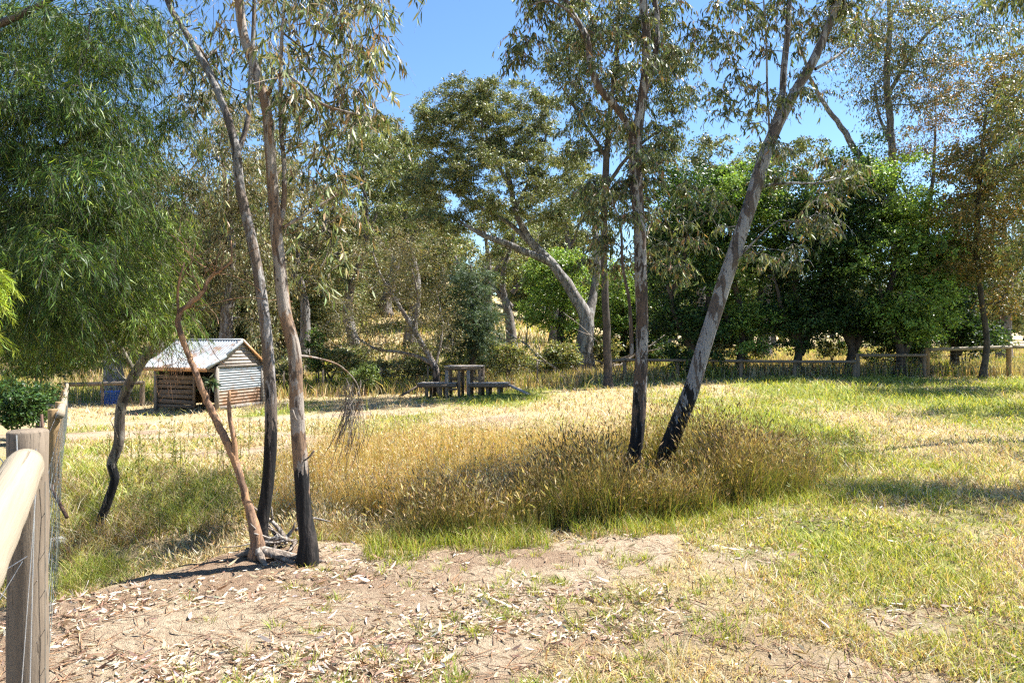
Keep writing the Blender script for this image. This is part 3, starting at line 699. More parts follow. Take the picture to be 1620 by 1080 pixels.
for (x0, y0, x1, y1) in [(470, 665, 463, 648), (481, 728, 497, 712)]:
    mb.tube(catmull([P(x0, y0, d0 - .04), P((x0 + x1) / 2, (y0 + y1) / 2 + 3, d0 - .06), P(x1, y1, d0 - .07)], .02), [.012, .009, .007, .005, .003][:len(catmull([P(x0, y0, d0 - .04), P((x0 + x1) / 2, (y0 + y1) / 2 + 3, d0 - .06), P(x1, y1, d0 - .07)], .02))] if False else .007, 5)
t.finish()
# the bare forked sapling
b0 = gat(405, 884)
t = Tree('dead_sapling', 'bare reddish brown forked sapling leaning left in front of the shed', b0, B_DEAD, M_LEAF)
d0 = b0[1]
t.limb(rooted([(406, 880, d0, .056), (400, 840, d0, .045), (388, 785, d0, .036), (374, 735, d0, .034), (352, 685, d0, .033), (330, 640, d0, .03), (308, 585, d0, .028), (286, 530, d0, .026), (281, 505, d0, .024), (288, 490, d0, .022),
        (318, 465, d0 + .05, .019), (332, 440, d0 + .1, .016), (352, 425, d0 + .1, .013), (366, 412, d0 + .1, .01), (365, 380, d0 + .1, .007)]), 0.03, n=12, rough=0.16, wob=.0025)
t.limb(L3([(372, 730, d0, .03), (371, 700, d0, .024), (364, 665, d0, .02), (362, 640, d0, .017), (363, 618, d0, .012)]), 0.03, n=9, rough=0.1)
t.limb(L3([(283, 500, d0, .014), (281, 470, d0, .012), (284, 440, d0, .011), (292, 415, d0, .007)]), 0.05, n=6)
tw = MB()
for (x0, y0) in [(318, 465), (290, 488), (340, 432), (284, 450), (352, 425)]:
    for q in range(4):
        pts = [P(x0, y0, d0 + .05)]
        dx, dy = rng.normal(0, 18), rng.normal(-14, 14)
        for z in range(4): pts.append(P(x0 + dx * (z + 1) + rng.normal(0, 4), y0 + dy * (z + 1) + rng.normal(0, 4) + 2 * z * z, d0 + .05 + rng.normal(0, .03)))
        tw.tube(catmull(pts, .05), .0028, 4, False)
for q in range(14):                                   # fine dry twigs that hang in front of the shed wall
    x0, y0 = 300 + rng.normal(0, 8), 560 + rng.normal(0, 14); pts = [P(x0, y0, d0)]
    for z in range(5): pts.append(P(x0 - (z + 1) * rng.uniform(4, 13), y0 + (z + 1) * rng.uniform(-2, 18), d0 + .1 + rng.normal(0, .03)))
    tw.tube(catmull(pts, .05), .0018, 3, False)
t.twmb = tw; t.finish()

# --- small leaning wattle by the left fence, and the big one above it
b0 = gat(158, 842)
t = Tree('wattle_tree', 'small leaning wattle with crooked dark trunk between left fence and shed', b0, barkmat('crooked_wattle_bark', (0.22, 0.19, 0.15), (0.13, 0.10, 0.075), (0.04, 0.032, 0.027), 0.55, 1.0, 0.5), M_WATTLE)
d0 = b0[1]
t.limb(rooted([(160, 840, d0, .05), (168, 800, d0, .055), (182, 755, d0, .055), (176, 735, d0, .058), (188, 700, d0, .06), (190, 655, d0, .06), (199, 620, d0, .062), (214, 590, d0, .062), (232, 562, d0, .05),
        (262, 520, d0 - .1, .034), (270, 450, d0 - .2, .026), (245, 380, d0 - .3, .02), (262, 310, d0 - .3, .015)]), 0.05, n=12, rough=0.12)
t.limb(L3([(214, 590, d0, .03), (180, 530, d0 - .1, .024), (140, 470, d0 - .2, .02), (110, 380, d0 - .2, .014)]), 0.08, n=7)
t.limb(L3([(206, 604, d0, .012), (188, 590, d0, .008), (176, 560, d0, .006), (170, 530, d0, .004)]), 0.08, n=5)
t.limb(L3([(186, 692, d0 - .05, .012), (180, 676, d0 - .08, .007), (175, 665, d0 - .1, .004)]), 0.03, n=5)
cs = blobs([(232, 500, 44, 42, 5.9, .5, 50), (215, 430, 60, 60, 5.8, .5, 60), (130, 470, 70, 70, 5.8, .6, 50), (240, 360, 45, 50, 5.8, .4, 30), (80, 540, 80, 50, 5.8, .6, 50), (30, 470, 70, 70, 5.5, .5, 50)])
t.grow(cs, 0.003, 0.2, 1.0, jit=0.1)
t.foliage(6, 26, 0.36, 0.075, 0.0052, WAT, [3, 3, 2, 2], droop=1.0, hang=0.7, twig=0.0015, up=0.4, along=0.3)
t.finish()
bx, by = -4.6, 5.0
t = Tree('wattle_tree', 'large weeping green wattle filling the upper left, its trunk beyond the fence', (bx, by, hz(bx, by)), B_DARK, M_WATTLE)
t.limb([(bx, by, hz(bx, by) - .1, .16), (bx - .05, by, 1.2, .13), (bx, by + .05, 2.4, .11), (bx + .2, by + .1, 3.6, .09), (bx + .5, by, 5.0, .06)], 0.15, n=10)
t.limb([(bx, by, 2.2, .06), *L3([(-60, 60, 4.4, .045), (0, 38, 4.1, .03), (60, 10, 4.0, .02), (110, -15, 3.9, .012)])], 0.12, n=8)
t.limb([(bx, by + .05, 2.4, .05), *L3([(0, 250, 4.6, .03), (90, 235, 4.6, .018), (180, 190, 4.6, .01)])], 0.12, n=7)
t.limb([(bx, by + .05, 1.5, .05), *L3([(-20, 350, 4.7, .03), (60, 330, 4.6, .018), (150, 300, 4.6, .01)])], 0.12, n=7)
tiers = [(18, 240), (62, 262), (108, 205), (150, 175), (188, 300), (232, 225), (272, 250), (312, 205), (352, 240), (392, 190), (430, 250), (470, 160), (505, 120)]
cs = []
for k_, (py, right) in enumerate(tiers):
    px = -90
    right = right * .8
    while px < right:
        rx_ = rng.uniform(30, 60); cs.append(blob(min(px + rx_, right - 12), py + rng.normal(0, 9) + .12 * abs(px - 120) * .5, rx_, rng.uniform(9, 17), 4.4 + rng.normal(0, .25), .25, int(rng.integers(6, 12)))); px += rx_ * rng.uniform(1.1, 2.0)
cs.append(blobs([(30, 60, 110, 60, 5.0, .4, 40), (150, 90, 80, 60, 5.2, .4, 30), (60, 200, 110, 60, 5.0, .4, 40), (170, 260, 80, 60, 5.2, .4, 24)]))
cs = np.vstack(cs)
t.grow(cs, 0.0028, 0.18, 0.8, jit=0.1)
t.foliage(6, 26, 0.36, 0.068, 0.0052, [(0.038, 0.08, 0.016), (0.068, 0.12, 0.022), (0.028, 0.055, 0.013), (0.17, 0.22, 0.035)], [4, 4, 3, 2], droop=1.0, hang=0.7, twig=0.0014, up=0.4, along=0.3)
t.finish()
# bright wattle sprig at the left edge, just over the rail
bx, by = -3.35, 3.6
t = Tree('wattle_bush', 'bright yellow-green feathery wattle poking in over the left rail', (bx, by, hz(bx, by)), B_DARK, M_WATTLE, 'bush')
t.limb([(bx, by, hz(bx, by) - .05, .03), (bx + .1, by - .1, 1.0, .024), (bx + .2, by - .3, 1.6, .015)], 0.1, n=7)
t.grow(blobs([(-36, 455, 14, 26, 3.2, .1, 12), (-75, 520, 36, 40, 3.3, .2, 14)]), 0.003, 0.15, 0.5)
t.foliage(6, 36, 0.17, 0.06, 0.004, [(0.28, 0.36, 0.04), (0.36, 0.42, 0.06), (0.18, 0.26, 0.03)], [3, 2, 2], droop=0.9, hang=0.4, twig=0.0015, up=0.4, along=0.6)
t.finish()

# --- the pair of gums right of centre
b0 = (*gat(1003, 772)[:2], 0); b0 = (b0[0], b0[1], hz(b0[0], b0[1])); d0 = b0[1]
t = Tree('gum_tree', 'upright blotchy gum with dark foot, left one of the pair in the seeding grass', b0, B_BLOTCH, M_LEAF)
s_ = d0 / 8.6
t.limb(rooted([(1002, 772, d0, .125 * s_), (1008, 690, d0, .115 * s_), (1013, 600, d0, .108 * s_), (1016, 520, d0, .102 * s_), (1014, 440, d0, .1 * s_), (1012, 360, d0, .098 * s_), (1006, 290, d0, .1 * s_), (1006, 230, d0, .09 * s_),
        (1014, 170, d0, .08 * s_), (1022, 110, d0, .075 * s_), (1022, 50, d0, .07 * s_), (1018, -10, d0, .065 * s_), (1030, -150, d0, .04 * s_)]), 0.07, n=16, rough=0.07)
t.limb(L3([(1003, 250, d0, .06), (996, 205, d0, .058), (975, 170, d0 - .1, .055), (948, 140, d0 - .2, .052), (934, 100, d0 - .2, .05), (928, 60, d0 - .2, .046), (905, 20, d0 - .2, .042), (885, -30, d0 - .2, .034), (870, -150, d0 - .2, .02)]), 0.08, n=12)
t.limb(L3([(1014, 160, d0, .05), (1034, 100, d0 + .1, .05), (1040, 40, d0 + .15, .045), (1036, -20, d0 + .2, .04), (1050, -160, d0 + .2, .02)]), 0.08, n=10)
t.limb(L3([(934, 90, d0 - .2, .02), (910, 30, d0 - .4, .016), (870, 2, d0 - .5, .013), (835, 10, d0 - .5, .009)]), 0.08, n=6)
t.limb(L3([(1000, 560, d0, .035), (996, 480, d0 - .05, .026), (985, 420, d0 - .1, .022), (982, 360, d0 - .1, .018), (966, 310, d0 - .15, .012)]), 0.08, n=7)
bl = [(935, 20, 90, 40, 8.0, .6, 22), (822, 75, 32, 25, 7.9, .25, 10), (840, 20, 40, 18, 7.9, .3, 7), (975, 110, 75, 90, 8.2, .7, 30), (1060, 60, 60, 60, 8.6, .6, 18), (985, 250, 50, 70, 8.2, .5, 16), (965, 330, 50, 60, 8.1, .5, 18), (1045, 300, 40, 60, 8.4, .5, 10),
      (1060, 390, 55, 45, 8.4, .5, 12), (950, 420, 40, 50, 8.2, .4, 10), (960, -130, 190, 110, 8.6, 1.6, 66), (900, -260, 200, 90, 8.8, 1.6, 50), (1010, -340, 150, 90, 8.8, 1.6, 40)]
bl = [(*b_[:6], int(b_[6] * .85)) for b_ in bl]; t.grow(blobs(bl), 0.004, 0.22, 1.5, jit=0.12)
t.foliage(10, 9, 0.26, 0.088, 0.018, GUM + [(0.22, 0.13, 0.08)], [4, 4, 2, 1.5, 4, 1], fine=True, droop=0.9, hang=1.2, twig=0.0025)
t.finish()
b0 = (*gat(1058, 768)[:2], 0); b0 = (b0[0], b0[1], hz(b0[0], b0[1])); d0 = b0[1]
t = Tree('gum_tree', 'leaning smooth grey gum with dark foot, right one of the pair in the seeding grass', b0, B_BLOTCH2, M_LEAF); t.thin = .70
t.limb(rooted([(1055, 768, d0, .15), (1074, 690, d0, .145), (1092, 620, d0, .138), (1110, 560, d0, .132), (1132, 490, d0, .128), (1155, 420, d0, .122), (1178, 350, d0, .118), (1197, 290, d0, .115), (1212, 240, d0, .11), (1232, 195, d0, .095),
        (1258, 145, d0, .085), (1285, 100, d0, .078), (1305, 55, d0, .072), (1322, 10, d0, .066), (1345, -60, d0, .06), (1370, -220, d0, .035)]), 0.08, n=18, rough=0.06)
t.limb(L3([(1212, 245, d0 + .02, .07), (1222, 205, d0 + .05, .066), (1236, 165, d0 + .1, .06), (1240, 110, d0 + .15, .056), (1246, 50, d0 + .2, .05), (1250, -20, d0 + .2, .044), (1260, -160, d0 + .2, .022)]), 0.08, n=12)
t.limb(L3([(1218, 215, d0, .022), (1214, 150, d0 - .05, .02), (1212, 60, d0 - .1, .017), (1205, -40, d0 - .1, .012)]), 0.1, n=6)
t.limb(L3([(1290, 110, d0, .03), (1330, 85, d0 + .2, .024), (1365, 50, d0 + .3, .017), (1400, 0, d0 + .4, .012)]), 0.1, n=7)
t.limb(L3([(1208, 295, d0, .03), (1240, 290, d0 - .2, .022), (1290, 290, d0 - .3, .016), (1320, 284, d0 - .35, .01)]), 0.1, n=7)
t.limb(L3([(1165, 410, d0, .03), (1190, 385, d0 - .1, .02), (1215, 360, d0 - .2, .012)]), 0.08, n=6)
bl = [(1170, 60, 60, 70, 8.2, .6, 26), (1180, 160, 60, 40, 8.2, .5, 15), (1280, 20, 60, 40, 8.3, .6, 16), (1250, 130, 30, 60, 8.2, .5, 7), (1340, 50, 55, 50, 8.5, .5, 16), (1255, 250, 60, 40, 8.0, .5, 9), (1290, 330, 60, 60, 8.0, .5, 10), (1240, 400, 60, 30, 8.0, .5, 5),
      (1330, 280, 40, 40, 8.1, .5, 8), (1110, 330, 40, 60, 8.3, .4, 9), (1230, -140, 190, 110, 8.6, 1.6, 60), (1370, -220, 170, 110, 8.6, 1.6, 46), (1180, -330, 200, 100, 8.8, 1.6, 46)]
bl = [(*b_[:6], int(b_[6] * .85)) for b_ in bl]; t.grow(blobs(bl), 0.004, 0.22, 1.5, jit=0.12)
t.foliage(10, 9, 0.26, 0.088, 0.018, GUM + [(0.24, 0.16, 0.09)], [4, 4, 2, 1.5, 4, 1], fine=True, droop=0.9, hang=1.2, twig=0.0025)
t.finish()
# gum out of frame on the right whose shade falls on the grass
bx, by = 10.8, 11.5
t = Tree('gum_tree', 'spreading gum whose bough hangs in at the top right corner', (bx, by, hz(bx, by)), B_BLOTCH2, M_LEAF)
t.limb([(bx, by, hz(bx, by) - .1, .2), (bx, by, 1.5, .17), (bx - .2, by, 3.5, .14), (bx - .6, by + .2, 5.5, .1), (bx - 1.2, by, 7, .05)], 0.2, n=10)
def cl(x, y, z, rx, ry, rz, n): return np.array([x, y, z]) + unit(rng.standard_normal((n, 3))) * rng.random((n, 1)) ** .4 * np.array([rx, ry, rz])
t.grow(np.vstack([cl(8.1, 8.3, 6.3, 1.3, .6, .5, 60), cl(6.9, 8.9, 6.4, .5, .4, .3, 10), cl(13.6, 15.5, 6.2, 2.2, .9, .6, 60), cl(10.5, 11, 7.6, 2.0, 2, .8, 26), blob(1600, 20, 40, 40, 13, .8, 14)]), 0.006, 0.4, 2.5)
t.foliage(8, 11, 0.5, 0.13, 0.028, GUM, GUMW, droop=0.9, hang=1.2, twig=0.003)
t.finish()

# --- background trees
def bgtree(name, label, trunk, bl, leafc, wts, bark=B_FAR, leaf=M_LEAF, k_tw=9, k_leaf=12, tlen=0.6, L=0.15, Wd=0.05, limbs=(), jit=0.26, seg=0.6, minz=1.2, tip=0.012, droop=0.5, hang=0.6, group=None, cat='tree', up=0.25, sag=0.0, twig=0.0, extra=0.0, base=None, n=10, dens=1.5):
    q = L3(trunk); x, y = q[0][:2]; t = Tree(name, label, (x, y, hz(x, y)), bark, leaf, cat, group, scale=max(1, y / 12))
    t.limb(rooted(trunk, 1.35), seg * 0.6, n=n, wob=0.012)
    for l in limbs: t.limb(L3(l), seg * 0.5, n=8, wob=0.015)
    bl = [(*b_[:6], int(b_[6] * dens)) for b_ in bl]
    t.grow(blobs(bl), tip, seg, minz, sag=sag, jit=0.13)
    t.foliage(k_tw, k_leaf, tlen, L, Wd, leafc, wts, droop=droop, hang=hang, up=up, twig=twig, extra=extra, jit=jit)
    t.finish(); return t.root
D = 31
bgtree('red_gum_tree', 'big old gum leaning left behind the play stand, pale limbs under wide crown', [(924, 584, D, .44), (926, 545, D, .36), (928, 505, D, .32), (910, 470, D, .27), (888, 435, D, .24), (862, 405, D, .2), (838, 380, D, .18), (815, 330, D, .13), (800, 250, D, .09)],
    [(700, 300, 60, 50, D, 2.0, 55), (780, 290, 80, 60, D - 1, 2.5, 80), (740, 210, 80, 60, D, 2.2, 80), (820, 210, 70, 60, D, 2.2, 65), (690, 215, 45, 45, D, 1.5, 24), (790, 160, 70, 30, D, 1.6, 36), (740, 150, 50, 28, D, 1.5, 26), (690, 170, 34, 22, D, 1.2, 12), (845, 165, 34, 22, D, 1.2, 12), (880, 290, 50, 60, D, 2, 40), (690, 350, 45, 25, D - 1, 1.5, 20), (860, 350, 40, 30, D, 1.5, 14)],
    OLIVE, [4, 4, 3, 3], B_PALE, k_tw=12, k_leaf=16, tlen=0.55, L=0.125, Wd=0.045, dens=1.15, twig=.006,
    limbs=[[(870, 415, D, .18), (840, 402, D - .5, .16), (800, 385, D - .8, .14), (765, 372, D - 1, .11), (735, 355, D - 1, .07)], [(930, 505, D, .26), (940, 460, D + .5, .2), (944, 400, D + .6, .16), (938, 340, D + .6, .1)],
           [(846, 392, D, .12), (800, 350, D, .1), (760, 330, D, .08), (720, 300, D, .05)], [(812, 310, D, .1), (780, 240, D - .3, .08), (760, 190, D - .3, .05)], [(815, 330, D, .1), (850, 260, D, .07), (870, 200, D, .04)]])
D = 24
bgtree('gum_tree', 'tall thin-crowned gum against the sky behind the upright blotchy gum', [(962, 586, D, .15), (958, 480, D, .13), (955, 380, D, .12), (958, 280, D, .12), (965, 180, D, .09), (975, 80, D, .06), (980, 0, D, .04)],
    [(900, 110, 45, 70, D, 1.4, 30), (1000, 90, 70, 60, D, 1.6, 30), (1070, 130, 40, 60, D, 1.2, 22), (930, 210, 50, 40, D, 1.2, 18), (1040, 220, 55, 35, D, 1.2, 20), (1020, 20, 60, 40, D, 1.2, 20), (910, 40, 40, 40, D, 1.2, 14), (960, 310, 50, 40, D, 1.2, 16)],
    GUM, GUMW, B_DARK, k_tw=10, k_leaf=12, tlen=0.5, L=0.14, Wd=0.04, droop=0.9, hang=0.9, dens=1.9, limbs=[[(957, 300, D, .08), (1000, 240, D, .06), (1050, 205, D, .04), (1085, 195, D, .02)], [(960, 250, D, .07), (920, 190, D, .05), (890, 140, D, .03)]])
D = 31
bgtree('gum_tree', 'twin-limbed pale gum rising out of the dark thicket by the stepped fence', [(1440, 575, D, .36), (1434, 480, D, .3), (1418, 380, D, .26), (1410, 335, D, .22), (1412, 270, D, .17), (1408, 190, D, .15), (1402, 120, D, .14), (1408, 40, D, .1), (1400, -40, D, .05)],
    [(1390, 120, 50, 60, D, 1.8, 40), (1440, 60, 60, 50, D, 2, 40), (1480, 130, 50, 50, D, 2, 40), (1560, 60, 60, 50, D, 2, 26), (1370, 30, 60, 40, D, 2, 18), (1430, 210, 60, 60, D, 2, 20), (1300, 130, 30, 30, D, 1, 5), (1330, 60, 40, 40, D, 1.4, 12), (1480, 10, 60, 25, D, 1.5, 14)],
    GUM + [(0.2, 0.14, 0.08)], [4, 3, 3, 2, 3, 2], B_PALE, k_tw=7, k_leaf=11, tlen=0.9, L=0.16, Wd=0.05, droop=0.7, hang=0.9, dens=1.4,
    limbs=[[(1412, 345, D, .2), (1385, 290, D, .17), (1352, 235, D, .145), (1330, 200, D, .125), (1305, 165, D, .1), (1285, 130, D, .08), (1262, 60, D, .05)], [(1405, 150, D, .09), (1440, 90, D, .09), (1470, 50, D, .06), (1510, 20, D, .03)], [(1414, 240, D, .08), (1390, 180, D, .06), (1384, 130, D, .04)]])
D = 25
bgtree('gum_tree', 'bronze-leaved gum at the right edge beside the rail fence', [(1556, 585, D, .12), (1562, 545, D, .105), (1552, 470, D, .09), (1545, 400, D, .1), (1548, 320, D, .08), (1555, 230, D, .06), (1560, 170, D, .04)],
    [(1545, 260, 50, 50, D, 1.5, 26), (1590, 180, 50, 50, D, 1.5, 30), (1600, 300, 45, 60, D, 1.5, 30), (1520, 350, 45, 50, D, 1.3, 22), (1580, 400, 50, 45, D, 1.4, 26), (1610, 110, 40, 30, D, 1.4, 16), (1520, 420, 50, 30, D, 1.2, 12), (1605, 470, 30, 30, D, 1.2, 8)],
    ORANGEY, [4, 4, 2, 3], B_DARK, dens=2.4, k_tw=7, k_leaf=13, tlen=0.75, L=0.13, Wd=0.045)
D = 21
bgtree('gum_tree', 'olive gum half out of frame at the far right behind the fence', [(1680, 600, D, .2), (1672, 480, D, .17), (1660, 350, D, .13), (1655, 200, D, .08)],
    [(1640, 260, 50, 70, D, 1.4, 44), (1625, 170, 40, 50, D, 1.2, 26), (1640, 400, 50, 60, D, 1.4, 30), (1690, 120, 80, 60, D, 2, 24)], OLIVE + ORANGEY[:1], [4, 3, 3, 2, 3], B_DARK, k_tw=7, k_leaf=13, tlen=0.7, L=0.13, Wd=0.045)
D = 28
bgtree('gum_tree', 'sparse reddish twiggy gum with forked limb above the bright green bush', [(1462, 585, D, .2), (1456, 430, D, .16), (1464, 370, D, .14), (1470, 330, D, .1), (1478, 260, D, .06), (1480, 200, D, .04)],
    [(1470, 230, 45, 50, D, 1.4, 26), (1500, 180, 35, 50, D, 1.3, 16), (1440, 270, 30, 40, D, 1.2, 10), (1490, 120, 35, 35, D, 1.2, 12)], [(0.22, 0.14, 0.08), (0.30, 0.17, 0.09), (0.14, 0.13, 0.06)], [3, 2, 2], k_tw=6, k_leaf=7, tlen=0.7, L=0.12, Wd=0.035,
    limbs=[[(1464, 372, D, .1), (1445, 340, D, .07), (1432, 300, D, .04)]])
# dark thicket trees behind the fence
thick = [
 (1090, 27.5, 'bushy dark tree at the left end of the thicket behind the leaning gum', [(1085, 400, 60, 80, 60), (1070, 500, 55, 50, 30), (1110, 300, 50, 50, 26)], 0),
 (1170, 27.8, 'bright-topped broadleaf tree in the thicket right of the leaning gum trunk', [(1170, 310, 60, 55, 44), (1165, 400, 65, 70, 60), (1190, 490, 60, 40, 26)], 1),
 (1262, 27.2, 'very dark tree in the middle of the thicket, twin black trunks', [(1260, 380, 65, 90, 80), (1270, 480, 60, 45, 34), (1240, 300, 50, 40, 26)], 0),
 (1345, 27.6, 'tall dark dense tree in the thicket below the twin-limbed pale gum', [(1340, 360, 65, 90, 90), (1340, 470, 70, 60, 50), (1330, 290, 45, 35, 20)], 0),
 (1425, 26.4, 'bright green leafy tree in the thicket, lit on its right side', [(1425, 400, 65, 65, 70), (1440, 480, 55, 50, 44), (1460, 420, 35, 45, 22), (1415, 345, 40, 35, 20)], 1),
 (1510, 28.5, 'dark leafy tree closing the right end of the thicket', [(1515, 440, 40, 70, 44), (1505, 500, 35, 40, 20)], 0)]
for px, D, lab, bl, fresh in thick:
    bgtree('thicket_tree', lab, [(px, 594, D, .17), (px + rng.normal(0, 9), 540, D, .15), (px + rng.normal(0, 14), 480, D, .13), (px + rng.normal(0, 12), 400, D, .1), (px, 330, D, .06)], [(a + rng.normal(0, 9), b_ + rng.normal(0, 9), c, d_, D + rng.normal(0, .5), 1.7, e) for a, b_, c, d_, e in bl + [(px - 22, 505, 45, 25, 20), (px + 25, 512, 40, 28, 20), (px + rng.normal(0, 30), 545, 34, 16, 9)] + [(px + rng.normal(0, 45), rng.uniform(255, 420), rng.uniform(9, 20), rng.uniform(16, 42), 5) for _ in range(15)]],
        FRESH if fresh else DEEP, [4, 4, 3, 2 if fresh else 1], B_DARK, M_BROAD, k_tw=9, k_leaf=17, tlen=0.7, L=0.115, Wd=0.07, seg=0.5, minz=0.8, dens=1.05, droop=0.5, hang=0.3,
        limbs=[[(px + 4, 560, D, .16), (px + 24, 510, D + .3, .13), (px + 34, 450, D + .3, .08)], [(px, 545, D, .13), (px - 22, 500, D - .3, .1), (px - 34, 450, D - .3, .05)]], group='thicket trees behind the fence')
D = 33
bgtree('elm_tree', 'fresh lime green tree showing under the limbs of the old leaning gum', [(885, 580, D, .2), (888, 500, D, .16), (895, 440, D, .1), (900, 400, D, .06)],
    [(880, 440, 50, 45, D, 1.7, 60), (900, 500, 45, 40, D, 1.5, 30), (850, 490, 30, 30, D, 1.2, 16), (980, 470, 35, 60, D, 1.5, 44)], FRESH, [3, 4, 2, 3], B_DARK, M_BROAD, k_tw=8, k_leaf=16, tlen=0.7, L=0.13, Wd=0.07, seg=0.5, minz=.8, hang=.3)
D = 34
bgtree('elm_tree', 'dark green shrubby tree just right of the old leaning gum trunk', [(985, 590, D, .2), (988, 500, D, .16), (992, 440, D, .1)],
    [(985, 540, 40, 40, D, 1.7, 34), (1035, 480, 45, 60, D, 1.5, 44), (1030, 550, 40, 25, D, 1.5, 22), (1045, 400, 40, 50, D, 1.5, 30)], DEEP, [3, 4, 2, 3], B_DARK, M_BROAD, k_tw=8, k_leaf=16, tlen=0.7, L=0.13, Wd=0.07, seg=0.5, minz=.5, hang=.3)
D = 27
bgtree('casuarina_tree', 'feathery blue-green she-oak behind the play stand', [(748, 592, D, .12), (750, 530, D, .1), (748, 470, D, .07), (745, 420, D, .04)],
    [(745, 450, 34, 36, D, .9, 40), (745, 510, 42, 40, D, 1.1, 60), (765, 545, 34, 28, D, 1.0, 30), (715, 540, 28, 28, D, .9, 20)], BLUISH, [3, 3, 2], B_DARK, M_WATTLE, k_tw=7, k_leaf=20, tlen=0.6, L=0.17, Wd=0.02, seg=0.4, minz=.5, droop=.5, hang=.4)
D = 23.6
bgtree('tea_tree', 'sprawling thin-leaved tree leaning left, many bare grey limbs, behind the play stand', [(690, 588, D, .13), (682, 570, D, .11), (668, 545, D, .09), (655, 520, D, .08), (630, 480, D, .06), (605, 440, D, .04), (590, 400, D, .025)],
    [(600, 420, 60, 50, D, 1.6, 50), (660, 430, 55, 50, D, 1.6, 44), (560, 480, 50, 40, D, 1.4, 26), (640, 500, 60, 40, D, 1.5, 34), (580, 540, 45, 22, D, 1.2, 12), (690, 490, 35, 40, D, 1.2, 24), (640, 380, 60, 35, D, 1.5, 26), (620, 550, 60, 22, D, 1.2, 16), (700, 535, 34, 26, D, 1.2, 14), (545, 520, 40, 30, D, 1.2, 14)],
    [(0.13, 0.125, 0.05), (0.19, 0.17, 0.075), (0.10, 0.10, 0.04), (0.24, 0.19, 0.10)], [3, 3, 2, 2], B_GREY, k_tw=6, k_leaf=9, tlen=0.55, L=0.085, Wd=0.03, seg=0.4, minz=.3, sag=.1, tip=.008,
    limbs=[[(684, 575, D, .08), (650, 560, D, .06), (610, 555, D - .2, .05), (575, 540, D - .3, .035), (545, 510, D - .3, .02)], [(668, 548, D, .06), (640, 500, D + .2, .05), (612, 455, D + .3, .03)], [(655, 520, D, .05), (660, 470, D, .04), (650, 420, D, .02)],
           [(690, 575, D, .05), (700, 520, D + .3, .04), (690, 460, D + .3, .02)]])
D = 27
bgtree('gum_tree', 'grey-trunked gum with dull brownish leaves rising behind the shed roof', [(355, 578, D, .3), (358, 520, D, .26), (362, 460, D, .22), (366, 400, D, .18), (360, 320, D, .12), (352, 240, D, .07)],
    [(300, 380, 60, 60, D, 2, 60), (400, 400, 60, 60, D, 2, 60), (350, 290, 80, 60, D, 2, 60), (300, 460, 60, 50, D, 2, 50), (420, 480, 40, 55, D, 1.6, 44), (420, 300, 60, 60, D, 1.8, 40), (340, 190, 70, 50, D, 1.8, 36), (410, 540, 28, 28, D - 1, 1.0, 14), (250, 330, 50, 60, D, 1.6, 30)],
    BROWNISH, [3, 3, 3, 2], B_GREY, k_tw=7, k_leaf=12, tlen=0.8, L=0.15, Wd=0.042, droop=.9, hang=1.0, limbs=[[(362, 480, D, .14), (385, 440, D, .1), (410, 400, D, .07), (440, 360, D, .04)], [(364, 430, D, .12), (330, 380, D, .08), (300, 340, D, .05)]])
D = 30
bgtree('gum_tree', 'pale-footed gum with the blue tub at its base', [(180, 625, 25.5, .34), (184, 590, 25.5, .3), (176, 560, 25.5, .26), (165, 520, 25.5, .2), (160, 450, 25.5, .14)],
    [(170, 480, 80, 45, 26, 2, 44), (230, 540, 50, 25, 26.5, 1.4, 14), (120, 540, 60, 30, 26, 1.5, 24), (170, 390, 90, 60, 26, 2, 50), (240, 300, 60, 80, 27, 2, 40)], BROWNISH + OLIVE, [2, 1, 2, 1, 3, 2, 3, 1], B_PALE, k_tw=7, k_leaf=11, tlen=0.8, L=0.14, Wd=0.045, droop=.6)
